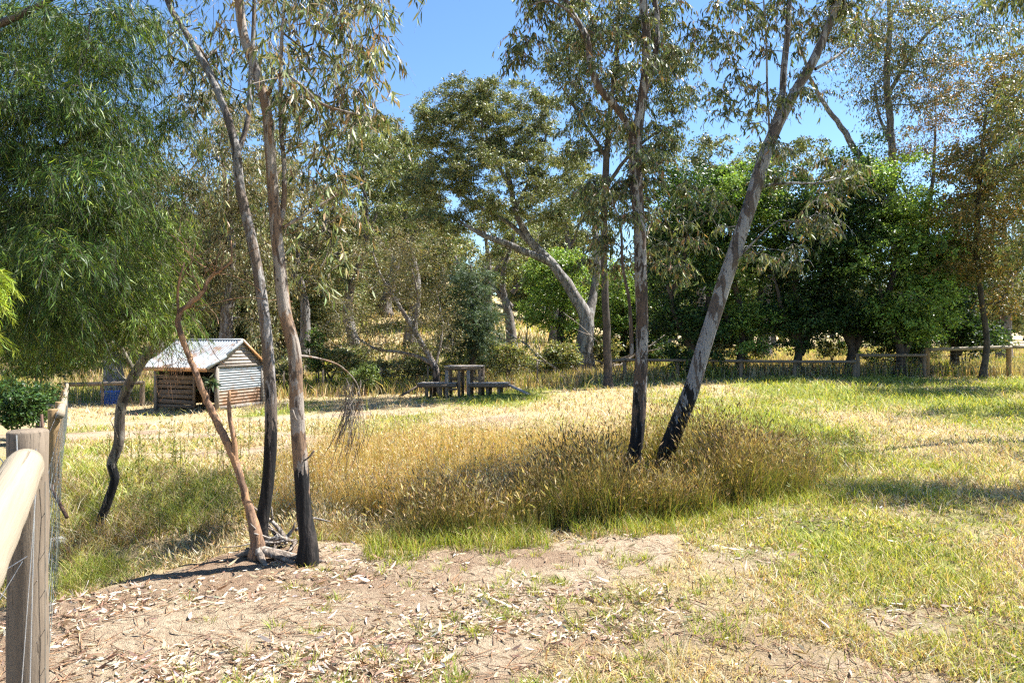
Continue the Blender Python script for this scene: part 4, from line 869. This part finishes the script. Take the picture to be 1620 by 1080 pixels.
# hillside trees behind the centre and left
hills = [
 (480, 38, [(470, 420, 50, 50, 30), (500, 340, 60, 55, 40), (460, 260, 50, 50, 26)], BROWNISH, 'dull brown-green gum up the slope, first right of the slim tan gum'),
 (560, 42, [(560, 330, 60, 60, 50), (590, 250, 50, 45, 30), (540, 420, 50, 40, 24)], OLIVE, 'olive gum on the slope above the sprawling tea tree'),
 (650, 46, [(640, 330, 60, 60, 50), (620, 240, 50, 40, 26), (660, 250, 40, 40, 18), (580, 215, 50, 32, 18)], OLIVE, 'round olive gum on the slope left of the old leaning gum'),
 (610, 60, [(600, 230, 50, 45, 30), (640, 300, 60, 50, 34)], BROWNISH, 'pale dome-crowned gum high on the slope against the sky'),
 (810, 39, [(800, 420, 40, 30, 12), (830, 360, 50, 40, 20), (780, 350, 40, 40, 16)], OLIVE, 'dark-trunked gum standing on the bank behind the she-oak'),
 (765, 44, [(800, 400, 30, 30, 8), (770, 340, 30, 30, 10)], BROWNISH, 'thin leaning gum on the bank in the gap of sky'),
 (880, 50, [(900, 290, 50, 60, 36), (930, 360, 40, 60, 24), (860, 330, 50, 50, 20)], OLIVE, 'green gum behind the old leaning gum, right side'),
 (1110, 48, [(1100, 300, 45, 60, 40), (1120, 240, 30, 30, 12), (1060, 330, 40, 50, 20)], GUM, 'grey-green gum top showing above the thicket between the paired gums'),
 (1210, 44, [(1200, 270, 40, 40, 24), (1260, 260, 40, 40, 20)], OLIVE, 'olive crown above the thicket right of the leaning gum'),
 (430, 45, [(420, 330, 60, 60, 34), (400, 240, 60, 50, 26), (440, 180, 50, 40, 14)], GUM, 'grey-green gum far behind the slim grey gum'),
 (250, 40, [(260, 330, 70, 60, 34), (200, 250, 70, 60, 30), (230, 420, 60, 50, 24)], GUM, 'grey-green gum far behind the large wattle'),
 (90, 38, [(90, 380, 90, 70, 44), (100, 480, 80, 50, 34), (40, 300, 60, 60, 20)], OLIVE, 'olive gum showing through the large wattle'),
 (1590, 40, [(1590, 420, 60, 50, 26), (1600, 330, 50, 50, 16), (1560, 480, 40, 30, 10)], BROWNISH, 'brown-green gum beyond the rail fence at the right'),
]
for px, D, bl, pc, lab in hills:
    gy = (EYE - hz((px - CX) / F * D, D)) / D * F + CY
    tp = min(b_[1] for b_ in bl)
    k = len(pc)
    bgtree('gum_tree', lab, [(px, gy, D, .009 * D), (px + rng.normal(0, 6), gy * .7 + tp * .3, D, .007 * D), (px + rng.normal(0, 10), gy * .4 + tp * .6, D, .004 * D), (px + rng.normal(0, 8), tp + 10, D, .002 * D)],
        [(a, b_, c, d_, D, .07 * D, e) for a, b_, c, d_, e in bl], pc, [4, 3, 3, 1] + [2] * (k - 4), k_tw=8, k_leaf=14, tlen=.016 * D + .1, L=.0045 * D, Wd=.0018 * D, dens=1.6, seg=.8, minz=1.5, tip=.015,
        limbs=[[(px, gy * .6 + tp * .4, D, .004 * D), (px - 30, gy * .45 + tp * .55, D, .003 * D), (px - 45, gy * .3 + tp * .7, D, .0016 * D)], [(px, gy * .5 + tp * .5, D, .004 * D), (px + 28, gy * .35 + tp * .65, D, .0025 * D), (px + 40, gy * .2 + tp * .8, D, .0014 * D)]])
# far trees: one source tree, then copies over the hills and the horizon
def copy_thing(src, loc, rz, sc, lab=None):
    r = src.copy(); C.objects.link(r); r.location = loc; r.rotation_euler = (0, 0, rz); r.scale = sc
    if lab: r['label'] = lab
    for ch in src.children:
        c = ch.copy(); C.objects.link(c); c.parent = r
    return r
D = 80; farl = 'small distant olive gum in the tree line along the far hill and horizon'
src = bgtree('far_gum_tree', farl, [(700, 490, D, .35), (702, 440, D, .25), (698, 400, D, .15)], [(700, 400, 45, 35, D, 3.2, 44), (685, 430, 40, 22, D, 3, 20), (715, 375, 30, 22, D, 2.5, 16)], OLIVE + BROWNISH[:1], [3, 3, 3, 1, 2], k_tw=7, k_leaf=13, tlen=1.4, L=0.3, Wd=0.13, seg=1.2, minz=1.5, tip=.03, group='trees of the far tree line')
for i in range(190):
    if i < 120: D = rng.uniform(70, 125); px = rng.uniform(-200, 1900)
    else: D = rng.uniform(130, 260); px = rng.uniform(-300, 1950)
    x = (px - CX) / F * D; s_ = rng.uniform(0.7, 1.35)
    if 700 < px < 790 and D < 125: continue
    copy_thing(src, (x, D, hz(x, D) - .2), rng.uniform(0, 6.28), (s_, s_, s_ * rng.uniform(.8, 1.2)))
D = 55; src2 = bgtree('slope_gum_tree', 'low bushy brown-green gum in the scrub on the slope behind the paddock', [(700, 505, D, .3), (703, 460, D, .2), (698, 420, D, .12)], [(700, 430, 60, 45, D, 3.2, 60), (675, 470, 40, 25, D, 2.4, 24), (730, 480, 40, 20, D, 2.2, 18), (710, 390, 40, 25, D, 2.4, 20)], OLIVE + BROWNISH, [3, 3, 3, 1, 2, 2, 2, 1], k_tw=7, k_leaf=12, tlen=1.2, L=0.26, Wd=0.11, seg=1.0, minz=.8, tip=.025, group='bushy trees on the slope')
for i in range(58):
    D = rng.uniform(42, 72); px = rng.uniform(-100, 1800) if i > 16 else rng.uniform(380, 900)
    if 470 < px < 650 and D < 60: D += 14; x = (px - CX) / F * D; s_ = rng.uniform(.65, 1.25)
    if 705 < px < 790: s_ *= .5
    copy_thing(src2, (x, D, hz(x, D) - .1), rng.uniform(0, 6.28), (s_, s_, s_ * rng.uniform(.8, 1.1)))
# shrubs
def shrub(name, lab, px, py, rx, ry, D, n, pc, w_, leaf=M_BROAD, L=.07, Wd=.04, tlen=.3, k_tw=7, k_leaf=12, cat='shrub', bark=B_DARK, dd=None, group=None):
    x = (px - CX) / F * D; z = hz(x, D); gy = (EYE - z) / D * F + CY
    h_ = max(.2, (gy - py) / F * D)
    t = Tree(name, lab, (x, D, z), bark, leaf, cat, group, scale=2)
    for q in range(3): t.limb([(x + rng.normal(0, .05), D, z - .05, .03), (x + rng.normal(0, .1), D, z + h_ * .4, .022), (x + rng.normal(0, .25 * rx / F * D), D + rng.normal(0, .1), z + h_, .012)], .2, n=6)
    t.grow(blob(px, py, rx, ry, D, dd or rx / F * D * .8, n, .3), .006, .25, .05)
    t.foliage(k_tw, k_leaf, tlen, L, Wd, pc, w_, droop=.4, hang=.2, up=.4); t.finish()
shrub('shrub', 'dark green leafy shrub behind the left fence under the wattle', 25, 640, 55, 38, 12.5, 70, [(0.05, 0.10, 0.03), (0.08, 0.14, 0.04), (0.03, 0.06, 0.02)], [3, 3, 2], k_leaf=16)
shrub('shrub', 'dark shaded shrub hugging the top of the left fence', 60, 560, 60, 38, 14, 60, DEEP, [3, 3, 3, 1], L=.1, k_leaf=14)
shrub('shrub', 'small green shrub in the long grass left of the play stand', 577, 598, 24, 22, 25.5, 34, [(0.11, 0.16, 0.05), (0.16, 0.2, 0.07)], [1, 1], L=.1)
shrub('shrub', 'thin dark green sapling on the slope right of the slim tan gum', 503, 552, 16, 36, 27, 22, DEEP + FRESH, [1, 1, 1, 1, 1, 1, 1, 1], L=.11)
shrub('shrub', 'low grey-green scrub along the creek under the she-oak', 800, 575, 70, 20, 29, 60, [(0.13, 0.14, 0.06), (0.18, 0.17, 0.08), (0.09, 0.11, 0.04)], [1, 1, 1], L=.11, tlen=.4)
shrub('shrub', 'low olive scrub at the foot of the old leaning gum', 880, 572, 40, 18, 29.5, 36, OLIVE, [1, 1, 1, 1], L=.11, tlen=.4)
shrub('shrub', 'brown-green scrub patch behind the thin wire fence', 640, 585, 60, 16, 28, 44, BROWNISH, [1, 1, 1, 1], L=.11, tlen=.4)
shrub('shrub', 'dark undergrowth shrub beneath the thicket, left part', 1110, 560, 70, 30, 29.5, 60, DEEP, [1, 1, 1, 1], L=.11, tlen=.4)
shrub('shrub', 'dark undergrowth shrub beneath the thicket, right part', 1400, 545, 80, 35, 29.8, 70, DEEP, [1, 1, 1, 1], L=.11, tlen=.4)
shrub('shrub', 'pale leafy shrub beyond the rail fence near the right edge', 1530, 535, 50, 22, 30, 34, OLIVE, [1, 1, 1, 1], L=.1, tlen=.4)

shrub('scrub_bush', 'knee-high olive scrub bush along the creek line behind the paddock', 660, 578, 26, 15, 27.6, 26, OLIVE + BROWNISH, [2, 2, 2, 1, 1, 1, 1, 1], L=.1, tlen=.3, group='scrub bushes along the creek line')
scr = [o for o in C.objects if o.name.startswith('scrub_bush')][0]
for i in range(30):
    D = rng.uniform(26.9, 36); px = rng.uniform(430, 960) if i < 22 else rng.uniform(1000, 1620); x = (px - CX) / F * D; q_ = rng.uniform(.6, 1.5)
    copy_thing(scr, (x, D, hz(x, D)), rng.uniform(0, 6.28), (q_ * rng.uniform(.8, 1.4), q_, q_))
# fallen branches by the creek and by the clump
def branchpile(name, lab, cx_, cy_, D, n, Lmin, Lmax, r, mat, spreadx, fork=True):
    x = (cx_ - CX) / F * D; z = hz(x, D); mb = MB()
    for i in range(n):
        a = rng.uniform(0, 6.28); L = rng.uniform(Lmin, Lmax); p = np.array([x + rng.normal(0, spreadx), D + rng.normal(0, spreadx * .6), 0]); p[2] = hz(p[0], p[1]) + abs(rng.normal(0, .12 * L)) + r
        d = np.array([math.cos(a), math.sin(a), rng.uniform(-.05, .5)]); pts = [p]
        for q in range(4): d = unit(d + rng.normal(0, .22, 3)); nx_ = pts[-1] + d * L / 4; nx_[2] = max(nx_[2], hz(nx_[0], nx_[1]) + r); pts.append(nx_)
        rr = r * rng.uniform(.4, 1); c = catmull(pts, L / 10); mb.tube(c, np.linspace(rr, rr * .35, len(c)), 6)
        if fork:
            q = len(c) // 2; e = c[q] + unit(d + rng.normal(0, .7, 3)) * L * .35; mb.tube([c[q], (c[q] + e) / 2 + rng.normal(0, .02 * L, 3), e], [rr * .5, rr * .4, rr * .2], 5)
    o = mb.build(name, mat, smooth=True, origin=(x, D, z)); tag(o, lab, 'branches'); return o
branchpile('fallen_branches', 'tangle of fallen pale branches on the creek bank by the old gum', 905, 548, 31.5, 22, 1.5, 4.0, .09, B_STICK, 1.3)
branchpile('fallen_branches', 'grey driftwood-like sticks heaped between the slim gum trunks', 447, 870, 5.15, 16, .18, .42, .022, B_STICK, .07)
branchpile('fallen_branches', 'dead roots and sticks in the shaded hole beside the left fence', 100, 880, 5.1, 18, .2, .55, .016, B_STICK, .12)
# exposed mound and roots at the foot of the clump
mb = MB(); x0, y0, z0 = gat(410, 886)
for a, L in ((-.3, .32), (.35, .42), (2.7, .22), (-1.1, .2), (.0, .5)):
    pts = [(x0, y0, z0 + .07), (x0 + math.cos(a) * L * .5, y0 + math.sin(a) * L * .4, hz(x0 + math.cos(a) * L * .5, y0 + math.sin(a) * L * .4) + .03), (x0 + math.cos(a) * L, y0 + math.sin(a) * L * .6, hz(x0 + math.cos(a) * L, y0 + math.sin(a) * L * .6) - .01)]
    c = catmull(pts, .04); mb.tube(c, np.linspace(.035, .012, len(c)), 7)
tag(mb.build('tree_root', B_STICK, smooth=True, origin=(x0, y0, z0)), 'grey surface roots spreading at the foot of the bare forked sapling', 'root')
# pale stone lying in the hole
x0, y0, z0 = gat(92, 862)
V = unit(rng.standard_normal((1, 3))); mb = MB()
th = np.linspace(0, np.pi, 9); ph = np.arange(14) / 14 * 2 * np.pi
Vs = np.array([(math.sin(a) * math.cos(b_), math.sin(a) * math.sin(b_), math.cos(a)) for a in th for b_ in ph]) * (1 + .18 * np.repeat(rng.random(9), 14)[:, None]) * np.array([.08, .06, .05])
i = np.arange(8)[:, None] * 14; j = np.arange(14)[None]
mb.add(Vs + np.array([x0, y0, z0 + .03]), np.stack([i + j, i + 14 + j, i + 14 + (j + 1) % 14, i + (j + 1) % 14], -1).reshape(-1, 4))
tag(mb.build('stone', M_STONE, origin=(x0, y0, z0)), 'pale grey stone in the hole by the left fence', 'stone')

# ------------------------------------------------------------------ left fence
def post(mb, x, y, top, r, n=14, lean=(0, 0)):
    z = hz(x, y); m = 9; ts = np.linspace(0, 1, m)
    pts = np.stack([x + lean[0] * ts, y + lean[1] * ts, z - .2 + (top - z + .2) * ts], 1)
    rr = r * (1 + .03 * rng.standard_normal(m)); pts = np.vstack([pts, pts[-1] + [0, 0, .008]]); rr = np.r_[rr, r * .93]
    mb.tube(pts, rr, n)
def fx(Y): return -2.0 - 0.646 * (Y - 2.8)
fr = empty('rail_fence', (-2.0, 2.8, hz(-2, 2.8)), 'round-post timber fence with log top rail running away along the left edge', 'fence')
O = np.array(fr.location)
mb = MB(); post(mb, -2.0, 2.82, 1.2, .073, 24); mb.build('post', W_POST, fr, True, origin=O)
posts = [(7.6, .77), (11.0, .52), (14.5, .3), (18.0, .14), (21.0, .03), (24.0, -.06)]
for i, (y, tp) in enumerate(posts):
    mb = MB(); post(mb, fx(y), y, tp, .058, 14); mb.build('post', W_TREATED, fr, True, origin=O)
class Log:
    def __init__(s, mb, a, b): s.mb, s.a, s.b = mb, a, b
    def build(s, name, mat, parent, smooth, origin):
        o = s.mb.build(name, mat, parent, smooth, origin=s.a)
        q = Vector(s.b - s.a).to_track_quat('X', 'Z').to_matrix(); qi = np.array(q.inverted())
        n_ = len(o.data.vertices); co = np.zeros(n_ * 3, np.float32); o.data.vertices.foreach_get('co', co)
        o.data.vertices.foreach_set('co', (co.reshape(-1, 3) @ qi.T).astype(np.float32).ravel()); o.data.update()
        o.rotation_euler = q.to_euler(); o.location = Vector(s.a - np.asarray(origin)); return o
def log(a, b, r, n=16, seg=10, sag=0.0):
    mb = MB(); a = np.asarray(a, float); b = np.asarray(b, float); t = np.linspace(0, 1, seg)[:, None]
    c = a + (b - a) * t; c[:, 2] -= sag * np.sin(np.pi * t[:, 0]); rr = r * (1 + .025 * rng.standard_normal(seg)); rr[0] *= .93; rr[-1] *= .93
    mb.tube(c, rr, n); return Log(mb, a, b)
log((-1.94, 2.72, 1.085), (-1.215, 1.5, 1.03), .071, 28, 14).build('rail', W_RAIL, fr, True, origin=O)
log((-1.215, 1.495, 1.03), (-.38, -.1, 1.0), .08, 20).build('rail', W_RAIL, fr, True, origin=O)
for (ya, za), (yb, zb) in zip(posts[:-1], posts[1:]):
    log((fx(ya) + .10, ya - .05, za - .05), (fx(yb) + .10, yb - .08, zb - .05), .052, 14).build('rail', W_RAIL, fr, True, origin=O)
mb = MB()
def wire(a, b, r=.0016, sag=.0):
    t = np.linspace(0, 1, 12)[:, None]; c = np.asarray(a, float) + (np.asarray(b, float) - a) * t; c[:, 2] -= sag * np.sin(np.pi * t[:, 0]); mb.tube(c, r, 4, False)
for hh in (.25, .5, .75, .98):
    wire((-1.935, 2.78, hh + .1), (fx(7.6) + .07, 7.6, hz(fx(7.6), 7.6) + hh), .0016)
wire((-1.925, 2.76, 1.14), (-1.93, 2.73, .12), .003); wire((-1.917, 2.75, .98), (-1.945, 2.7, .14), .0022)
wire((-1.93, 2.72, .72), (-2.12, 2.70, .60), .0022); wire((-1.95, 2.72, .7), (-2.1, 2.6, .35), .002); wire((-2.08, 2.76, 1.11), (-2.0, 2.72, 1.02), .002, -.02)
wire((-1.985, 2.735, 1.2), (-1.982, 2.735, 1.12), .003)
mb.build('wire', M_WIRE, fr, origin=O)
mb = MB()                                             # wire netting along the far bays
for (ya, za), (yb, zb) in zip([(2.8, 1.1)] + posts[:-1], posts):
    L = abs(yb - ya); nvr = int(L / .3)
    for q in range(nvr):
        t = q / nvr; y = ya + (yb - ya) * t; x = fx(y) + .085; zt = za + (zb - za) * t - .1; zb_ = hz(x, y) + .03
        mb.tube([(x, y, zb_), (x, y, zt)], .0014, 3, False)
    for q in range(6):
        t = q / 6
        mb.tube([(fx(ya) + .085, ya, hz(fx(ya), ya) + .05 + (za - .12 - hz(fx(ya), ya)) * t), (fx(yb) + .085, yb, hz(fx(yb), yb) + .05 + (zb - .12 - hz(fx(yb), yb)) * t)], .0014, 3, False)
mb.build('wire_netting', M_DARKWIRE, fr, origin=O)
mb = MB(); y = 7.3; mb.tube([P(72, 745, y), P(68, 690, y), P(66, 655, y)], .014, 6); mb.build('steel_stake', M_RUSTPOST, fr, origin=O)
mb = MB(); mb.tube([P(66, 740, 6.4), P(86, 780, 6.2), P(106, 818, 6.0)], .016, 7); mb.build('brace', M_RUSTPOST, fr, origin=O)
# cross fence at the far left
ca = (fx(24.0), 24.0); cb = (-13.0, 24.0)
fr2 = empty('cross_fence', (ca[0] + .3, ca[1], hz(*ca)), 'short log-topped netting fence joining the left fence corner beside the shed', 'fence'); O = np.array(fr2.location)
for x in (-13.0,):
    mb = MB(); post(mb, x, 24.0, -.02, .085); mb.build('post', W_POST, fr2, True, origin=O)
mb = MB(); post(mb, ca[0] + 2.6 - 1.3, 24.0, -.12, .05, 10); mb.build('post', W_POST, fr2, True, origin=O)
log((ca[0] + .08, 23.9, -.13), (-12.9, 23.9, -.06), .07, 12).build('rail', W_POST, fr2, True, origin=O)
mb = MB()
for q in range(30):
    x = ca[0] + .1 + (cb[0] - ca[0] - .1) * q / 30; mb.tube([(x, 24.02, hz(x, 24)), (x, 24.02, -.15)], .004, 3, False)
for q in range(6): mb.tube([(ca[0] + .1, 24.02, -.85 + q * .13), (cb[0], 24.02, -.85 + q * .13)], .004, 3, False)
mb.build('wire_netting', M_DARKWIRE, fr2, origin=O)

# ------------------------------------------------------------------ right fence
def rfence(name, lab, pts, r, mat, railmats, net=True):
    """pts: (px, rail py, base py, D)"""
    q = [((px - CX) / F * d, d, EYE - (py - CY) / F * d) for px, py, d in pts]
    x, y, z = q[0]; e = empty(name, (x, y, hz(x, y)), lab, 'fence'); O = np.array(e.location)
    for x, y, z in q: mb = MB(); post(mb, x, y, z + .04, r, 12); mb.build('post', mat, e, True, origin=O)
    for a, b_ in zip(q[:-1], q[1:]):
        log((a[0], a[1] - r - .05, a[2] - .02), (b_[0], b_[1] - r - .05, b_[2] - .02), r * .75, 12).build('rail', railmats, e, True, origin=O)
    if net:
        mb = MB()
        for a, b_ in zip(q[:-1], q[1:]):
            m = int(math.dist(a, b_) / .22)
            for i in range(m):
                t = i / m; x = a[0] + (b_[0] - a[0]) * t; yy = a[1] + (b_[1] - a[1]) * t; mb.tube([(x, yy, hz(x, yy)), (x, yy, a[2] + (b_[2] - a[2]) * t - .05)], .003, 3, False)
            for i in range(6):
                t = i / 6; ga = hz(a[0], a[1]); gb = hz(b_[0], b_[1]); mb.tube([(a[0], a[1], ga + .05 + (a[2] - ga - .1) * t), (b_[0], b_[1], gb + .05 + (b_[2] - gb - .1) * t)], .003, 3, False)
        mb.build('wire_netting', M_DARKWIRE, e, origin=O)
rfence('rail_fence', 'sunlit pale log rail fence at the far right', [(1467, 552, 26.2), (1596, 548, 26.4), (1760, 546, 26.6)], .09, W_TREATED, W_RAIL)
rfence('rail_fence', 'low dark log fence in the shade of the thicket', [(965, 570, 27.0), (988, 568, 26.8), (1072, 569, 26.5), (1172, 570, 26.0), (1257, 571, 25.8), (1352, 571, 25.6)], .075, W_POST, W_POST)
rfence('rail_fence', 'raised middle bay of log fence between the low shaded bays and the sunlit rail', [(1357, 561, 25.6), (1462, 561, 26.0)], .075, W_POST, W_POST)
# thin wire fence with steel droppers left of the play stand
e = empty('wire_fence', ((510 - CX) / F * 26.5, 26.5, hz((510 - CX) / F * 26.5, 26.5)), 'thin wire fence with slender stakes behind the paddock, left of the play stand', 'fence'); O = np.array(e.location)
for px in (449, 511, 602, 677, 850):
    x = (px - CX) / F * 26.3; z = hz(x, 26.3); mb = MB(); mb.tube([(x, 26.3, z - .1), (x, 26.3, z + .95)], .035, 6); mb.build('post', W_POST, e, origin=O)
mb = MB()
for hh in (.3, .6, .85):
    xa, xb = (420 - CX) / F * 26.3, (960 - CX) / F * 26.3
    pts = [(x, 26.3, hz(x, 26.3) + hh) for x in np.linspace(xa, xb, 20)]; mb.tube(pts, .004, 3, False)
mb.build('wire', M_DARKWIRE, e, origin=O)

# ------------------------------------------------------------------ shed
k0 = gat(343, 650); K = np.array(k0); Dk = k0[1]; sc_ = Dk / 14.4
u = unit(np.array([.36, .93, 0])); v_ = np.array([-u[1], u[0], 0]); z_ = np.array([0, 0, 1.0])
Wg, Lv, He, Ha = 1.35 * sc_, 1.72 * sc_, .92 * sc_, 1.49 * sc_
shed = empty('shed', tuple(K), 'small old corrugated iron and timber shed with rusty-edged zinc roof', 'shed'); O = K
def S(a, b_, c): return K + u * a + v_ * b_ + z_ * c       # a along gable wall, b along front wall
def corr(p0, du, dv, nu, amp, waves, name, mat, parent=shed, thick=.004):
    """corrugated sheet: waves run across du, ridges along dv"""
    du = np.asarray(du, float); dv = np.asarray(dv, float); nrm = unit(np.cross(du, dv)); m = waves * 6 + 1; t = np.linspace(0, 1, m)
    V = []
    for s_ in (1, -1):
        for q in np.linspace(0, 1, nu): V.append(np.asarray(p0) + du * t[:, None] + dv * q + nrm * (amp * np.sin(t * waves * 2 * np.pi)[:, None] + s_ * thick / 2))
    V = np.vstack(V); i = np.arange(nu - 1)[:, None] * m + np.arange(m - 1)[None]; q1 = np.stack([i, i + 1, i + m + 1, i + m], -1).reshape(-1, 4); q2 = q1[:, ::-1] + nu * m
    mb = MB(); mb.add(V, np.vstack([q1, q2])); return mb.build(name, mat, parent, True, origin=O)
T = .0
# gable wall (plane b=0): lower brown sheets, upper blue-grey sheets
wv = corr(S(0.05, 0, .12), z_ * He * .38, u * (Wg - .1), 2, .011, 5, 'wall', I_BROWN); wv['label'] = 'brown lower wall sheets'
wv = corr(S(0.05, -.012, .12 + He * .38), z_ * (He * .62 - .12), u * (Wg - .1), 2, .011, 9, 'wall', I_WALL); wv['label'] = 'blue-grey upper wall sheets'
mb = MB(); mb.beam(S(0, -.03, .07), S(Wg, -.03, .05), .04, .14); mb.build('wall_board', W_GREY, shed, origin=O); mb = MB(); mb.beam(S(0, -.03, He + .02), S(Wg, -.03, He + .03), .05, .07); mb.build('wall_board', W_GREY, shed, origin=O)
# gable triangle boards
nb = 7
mb = MB()
for q in range(nb):
    z0_ = He + .06 + q * (Ha - He - .09) / nb; f_ = (z0_ - He) / (Ha - He); a0 = Wg * .5 * f_ + .02; a1 = Wg - a0
    hh = (Ha - He) / nb
    if a1 - a0 > .05: mb.beam(S(a0, -.015 - .004 * (q % 2), z0_ + hh / 2), S(a1, -.015 - .004 * (q % 2), z0_ + hh / 2), .02, hh * .86)
mb.build('gable_board', W_TOP, shed, origin=O)
for (a, b_, nm) in ((0, 0, 0), (Wg, 0, 0), (0, Lv, 0), (Wg, Lv, 0)):
    mb = MB(); mb.beam(S(a, b_, -.1), S(a, b_, He + .02), .10, .10, u); mb.build('corner_post', W_GREY, shed, origin=O)
# front wall (plane a=0) : boards on the far 60%, doorway near the corner
mb = MB()
for q in range(7): j_ = rng.normal(0, .012, 2); mb.beam(S(0.01 + .01 * (q % 2), Lv * .36 - rng.random() * .04, .08 + q * .115 * sc_ * .92 + j_[0]), S(0.01 + .01 * (q % 2), Lv - .03, .08 + q * .115 * sc_ * .92 + j_[1]), .025, rng.uniform(.07, .1) * sc_, z_)
mb.build('wall_panel', W_DARKB, shed, origin=O)
mb = MB(); mb.beam(S(0, Lv * .36, 0), S(0, Lv * .36, He), .07, .07, u); mb.beam(S(-.01, .05, He - .09), S(-.01, Lv, He - .09), .04, .12); mb.build('door_frame', W_DARKB, shed, origin=O)
# back walls
mb = MB(); mb.beam(S(Wg, 0, He / 2), S(Wg, Lv, He / 2), .02, He, z_); mb.beam(S(.02, Lv, He / 2), S(Wg, Lv, He / 2), .02, He, z_); mb.build('wall', W_DARKB, shed, origin=O)
corr(S(Wg + .03, -.02, .1), z_ * (He - .12), u * .32 * sc_, 2, .011, 12, 'side_wing', I_WALL)
# roof: steep upper pitch then flatter skirt that oversails the front
ap0 = S(Wg * .5, -.10, Ha); ap1 = v_ * (Lv + .3)
kink = S(Wg * .14, -.10, He + (Ha - He) * .42); eav = S(-.34 * sc_, -.10, He + .0)
corr(ap0, ap1, kink - ap0, 2, .012, 26, 'roof', I_ROOF)
corr(kink, ap1, eav - kink, 2, .012, 26, 'roof_skirt', I_ROOF)
corr(ap0, ap1, S(Wg + .12, -.10, He - .02) - ap0, 2, .012, 26, 'roof', I_ROOF)
mb = MB(); mb.tube([ap0 + z_ * .012 - v_ * .01, ap0 + ap1 + z_ * .012], .035, 8); mb.build('ridge_cap', I_ROOF, shed, origin=O)
mb = MB(); mb.beam(ap0 - v_ * .02, kink - v_ * .02, .02, .11, np.cross(v_, unit(kink - ap0))); mb.beam(kink - v_ * .02, eav - v_ * .02, .02, .1); mb.build('barge_flashing', I_WALL, shed, origin=O)
mb = MB(); mb.beam(ap0 - v_ * .02, S(Wg + .12, -.12, He - .02), .02, .09); mb.build('barge_flashing', I_RUST, shed, origin=O)
mb = MB(); mb.beam(eav + z_ * -.06, eav + ap1 - z_ * .06, .02, .11); mb.build('fascia', I_RUST, shed, origin=O)
# potted leafy plant leaning in the doorway
shrub('potted_plant', 'dark strap-leaved plant beside the shed doorway', 331, 606, 6, 10, Dk - .25, 8, [(0.05, 0.08, 0.035), (0.10, 0.13, 0.07)], [2, 1], M_LEAF, L=.3, Wd=.07, tlen=.12, k_tw=2, k_leaf=4, cat='plant', dd=.1)
# blue tub
x0, y0 = (180 - CX) / F * 24.6, 24.6; z0 = hz(x0, y0)
mb = MB(); mb.tube([(x0, y0, z0), (x0, y0, z0 + .08), (x0, y0, z0 + .42), (x0, y0, z0 + .46), (x0, y0, z0 + .45), (x0, y0, z0 + .1)], [.33, .34, .41, .44, .39, .32], 24, False)
mb.tube([(x0, y0, z0 + .1), (x0, y0, z0 + .11)], .32, 24)
tag(mb.build('tub', M_BLUE, smooth=True, origin=(x0, y0, z0)), 'blue plastic tub at the foot of the pale-trunked tree', 'tub')

# ------------------------------------------------------------------ timber play stand
gx, gy_, gz_ = gat(733, 628)
e = empty('play_stand', (gx, gy_, gz_), 'weathered timber climbing stand with raised top, two low decks and ramps', 'climbing stand'); O = np.array(e.location)
s_ = gy_ / F                                           # metres per photo pixel there
def Q(px, y, py): return np.array([(px - 733) * s_ + gx + y * .18, gy_ + y, gz_ + (628 - py) * s_])
W2 = .5
def brd(name, mat, lst, up=(0, 0, 1)):
    mb = MB()
    for a, b_, wd, th in lst: mb.beam(a, b_, wd, th, up)
    return mb.build(name, mat, e, origin=O)
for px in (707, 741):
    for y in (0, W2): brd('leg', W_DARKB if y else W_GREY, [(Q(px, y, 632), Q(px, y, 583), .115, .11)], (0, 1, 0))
for px in (726, 759):
    for y in (.02, W2): brd('leg', W_DARKB, [(Q(px, y, 632), Q(px, y, 583), .105, .1)], (0, 1, 0))
for q in range(6): brd('top_board', W_TOP, [(Q(703 + q * 9.7 + 4.6, -.08, 579.5), Q(703 + q * 9.7 + 4.6, W2 + .1, 579.5), 9.1 * s_, .035)])
brd('top_rail', W_DARKB, [(Q(704, -.05, 583), Q(761, -.05, 583), .035, .08), (Q(704, W2 + .05, 583), Q(761, W2 + .05, 583), .035, .08)])
for (a, b_) in ((661, 722), (742, 803)):
    for q in range(9):
        px = a + (b_ - a) * (q + .5) / 9
        brd('deck_board', W_TOP, [(Q(px, -.1, 606.2), Q(px, W2, 606.2), (b_ - a) / 9 * s_ * .9, .03)])
    brd('deck_rail', W_DARKB, [(Q(a, -.09, 610), Q(b_, -.09, 610), .04, .1), (Q(a, W2, 610), Q(b_, W2, 610), .04, .1), (Q(a + .5, -.06, 610), Q(a + .5, W2 - .03, 610), .04, .09), (Q(b_ - .5, -.06, 610), Q(b_ - .5, W2 - .03, 610), .04, .09)])
for px, y in ((675, 0), (697, .0), (675, W2), (697, W2), (771, 0), (789, 0), (771, W2), (789, W2)):
    brd('leg', W_DARKB, [(Q(px, y, 631), Q(px, y, 608), .105, .1)], (0, 1, 0))
brd('cross_rail', W_RAIL, [(Q(743, W2 * .8, 600), Q(760, W2 * .8, 600), .03, .12)])
brd('cross_rail', W_DARKB, [(Q(708, W2 * .8, 600), Q(726, W2 * .8, 600), .03, .1)]); brd('cross_rail', W_DARKB, [(Q(708, -.05, 616), Q(724, -.05, 615), .03, .07)])
brd('ramp', W_TOP, [(Q(800, .25, 608), Q(850, -.1, 629), .28, .04)]); brd('ramp', W_DARKB, [(Q(662, .3, 609), Q(633, .1, 626), .3, .035)])
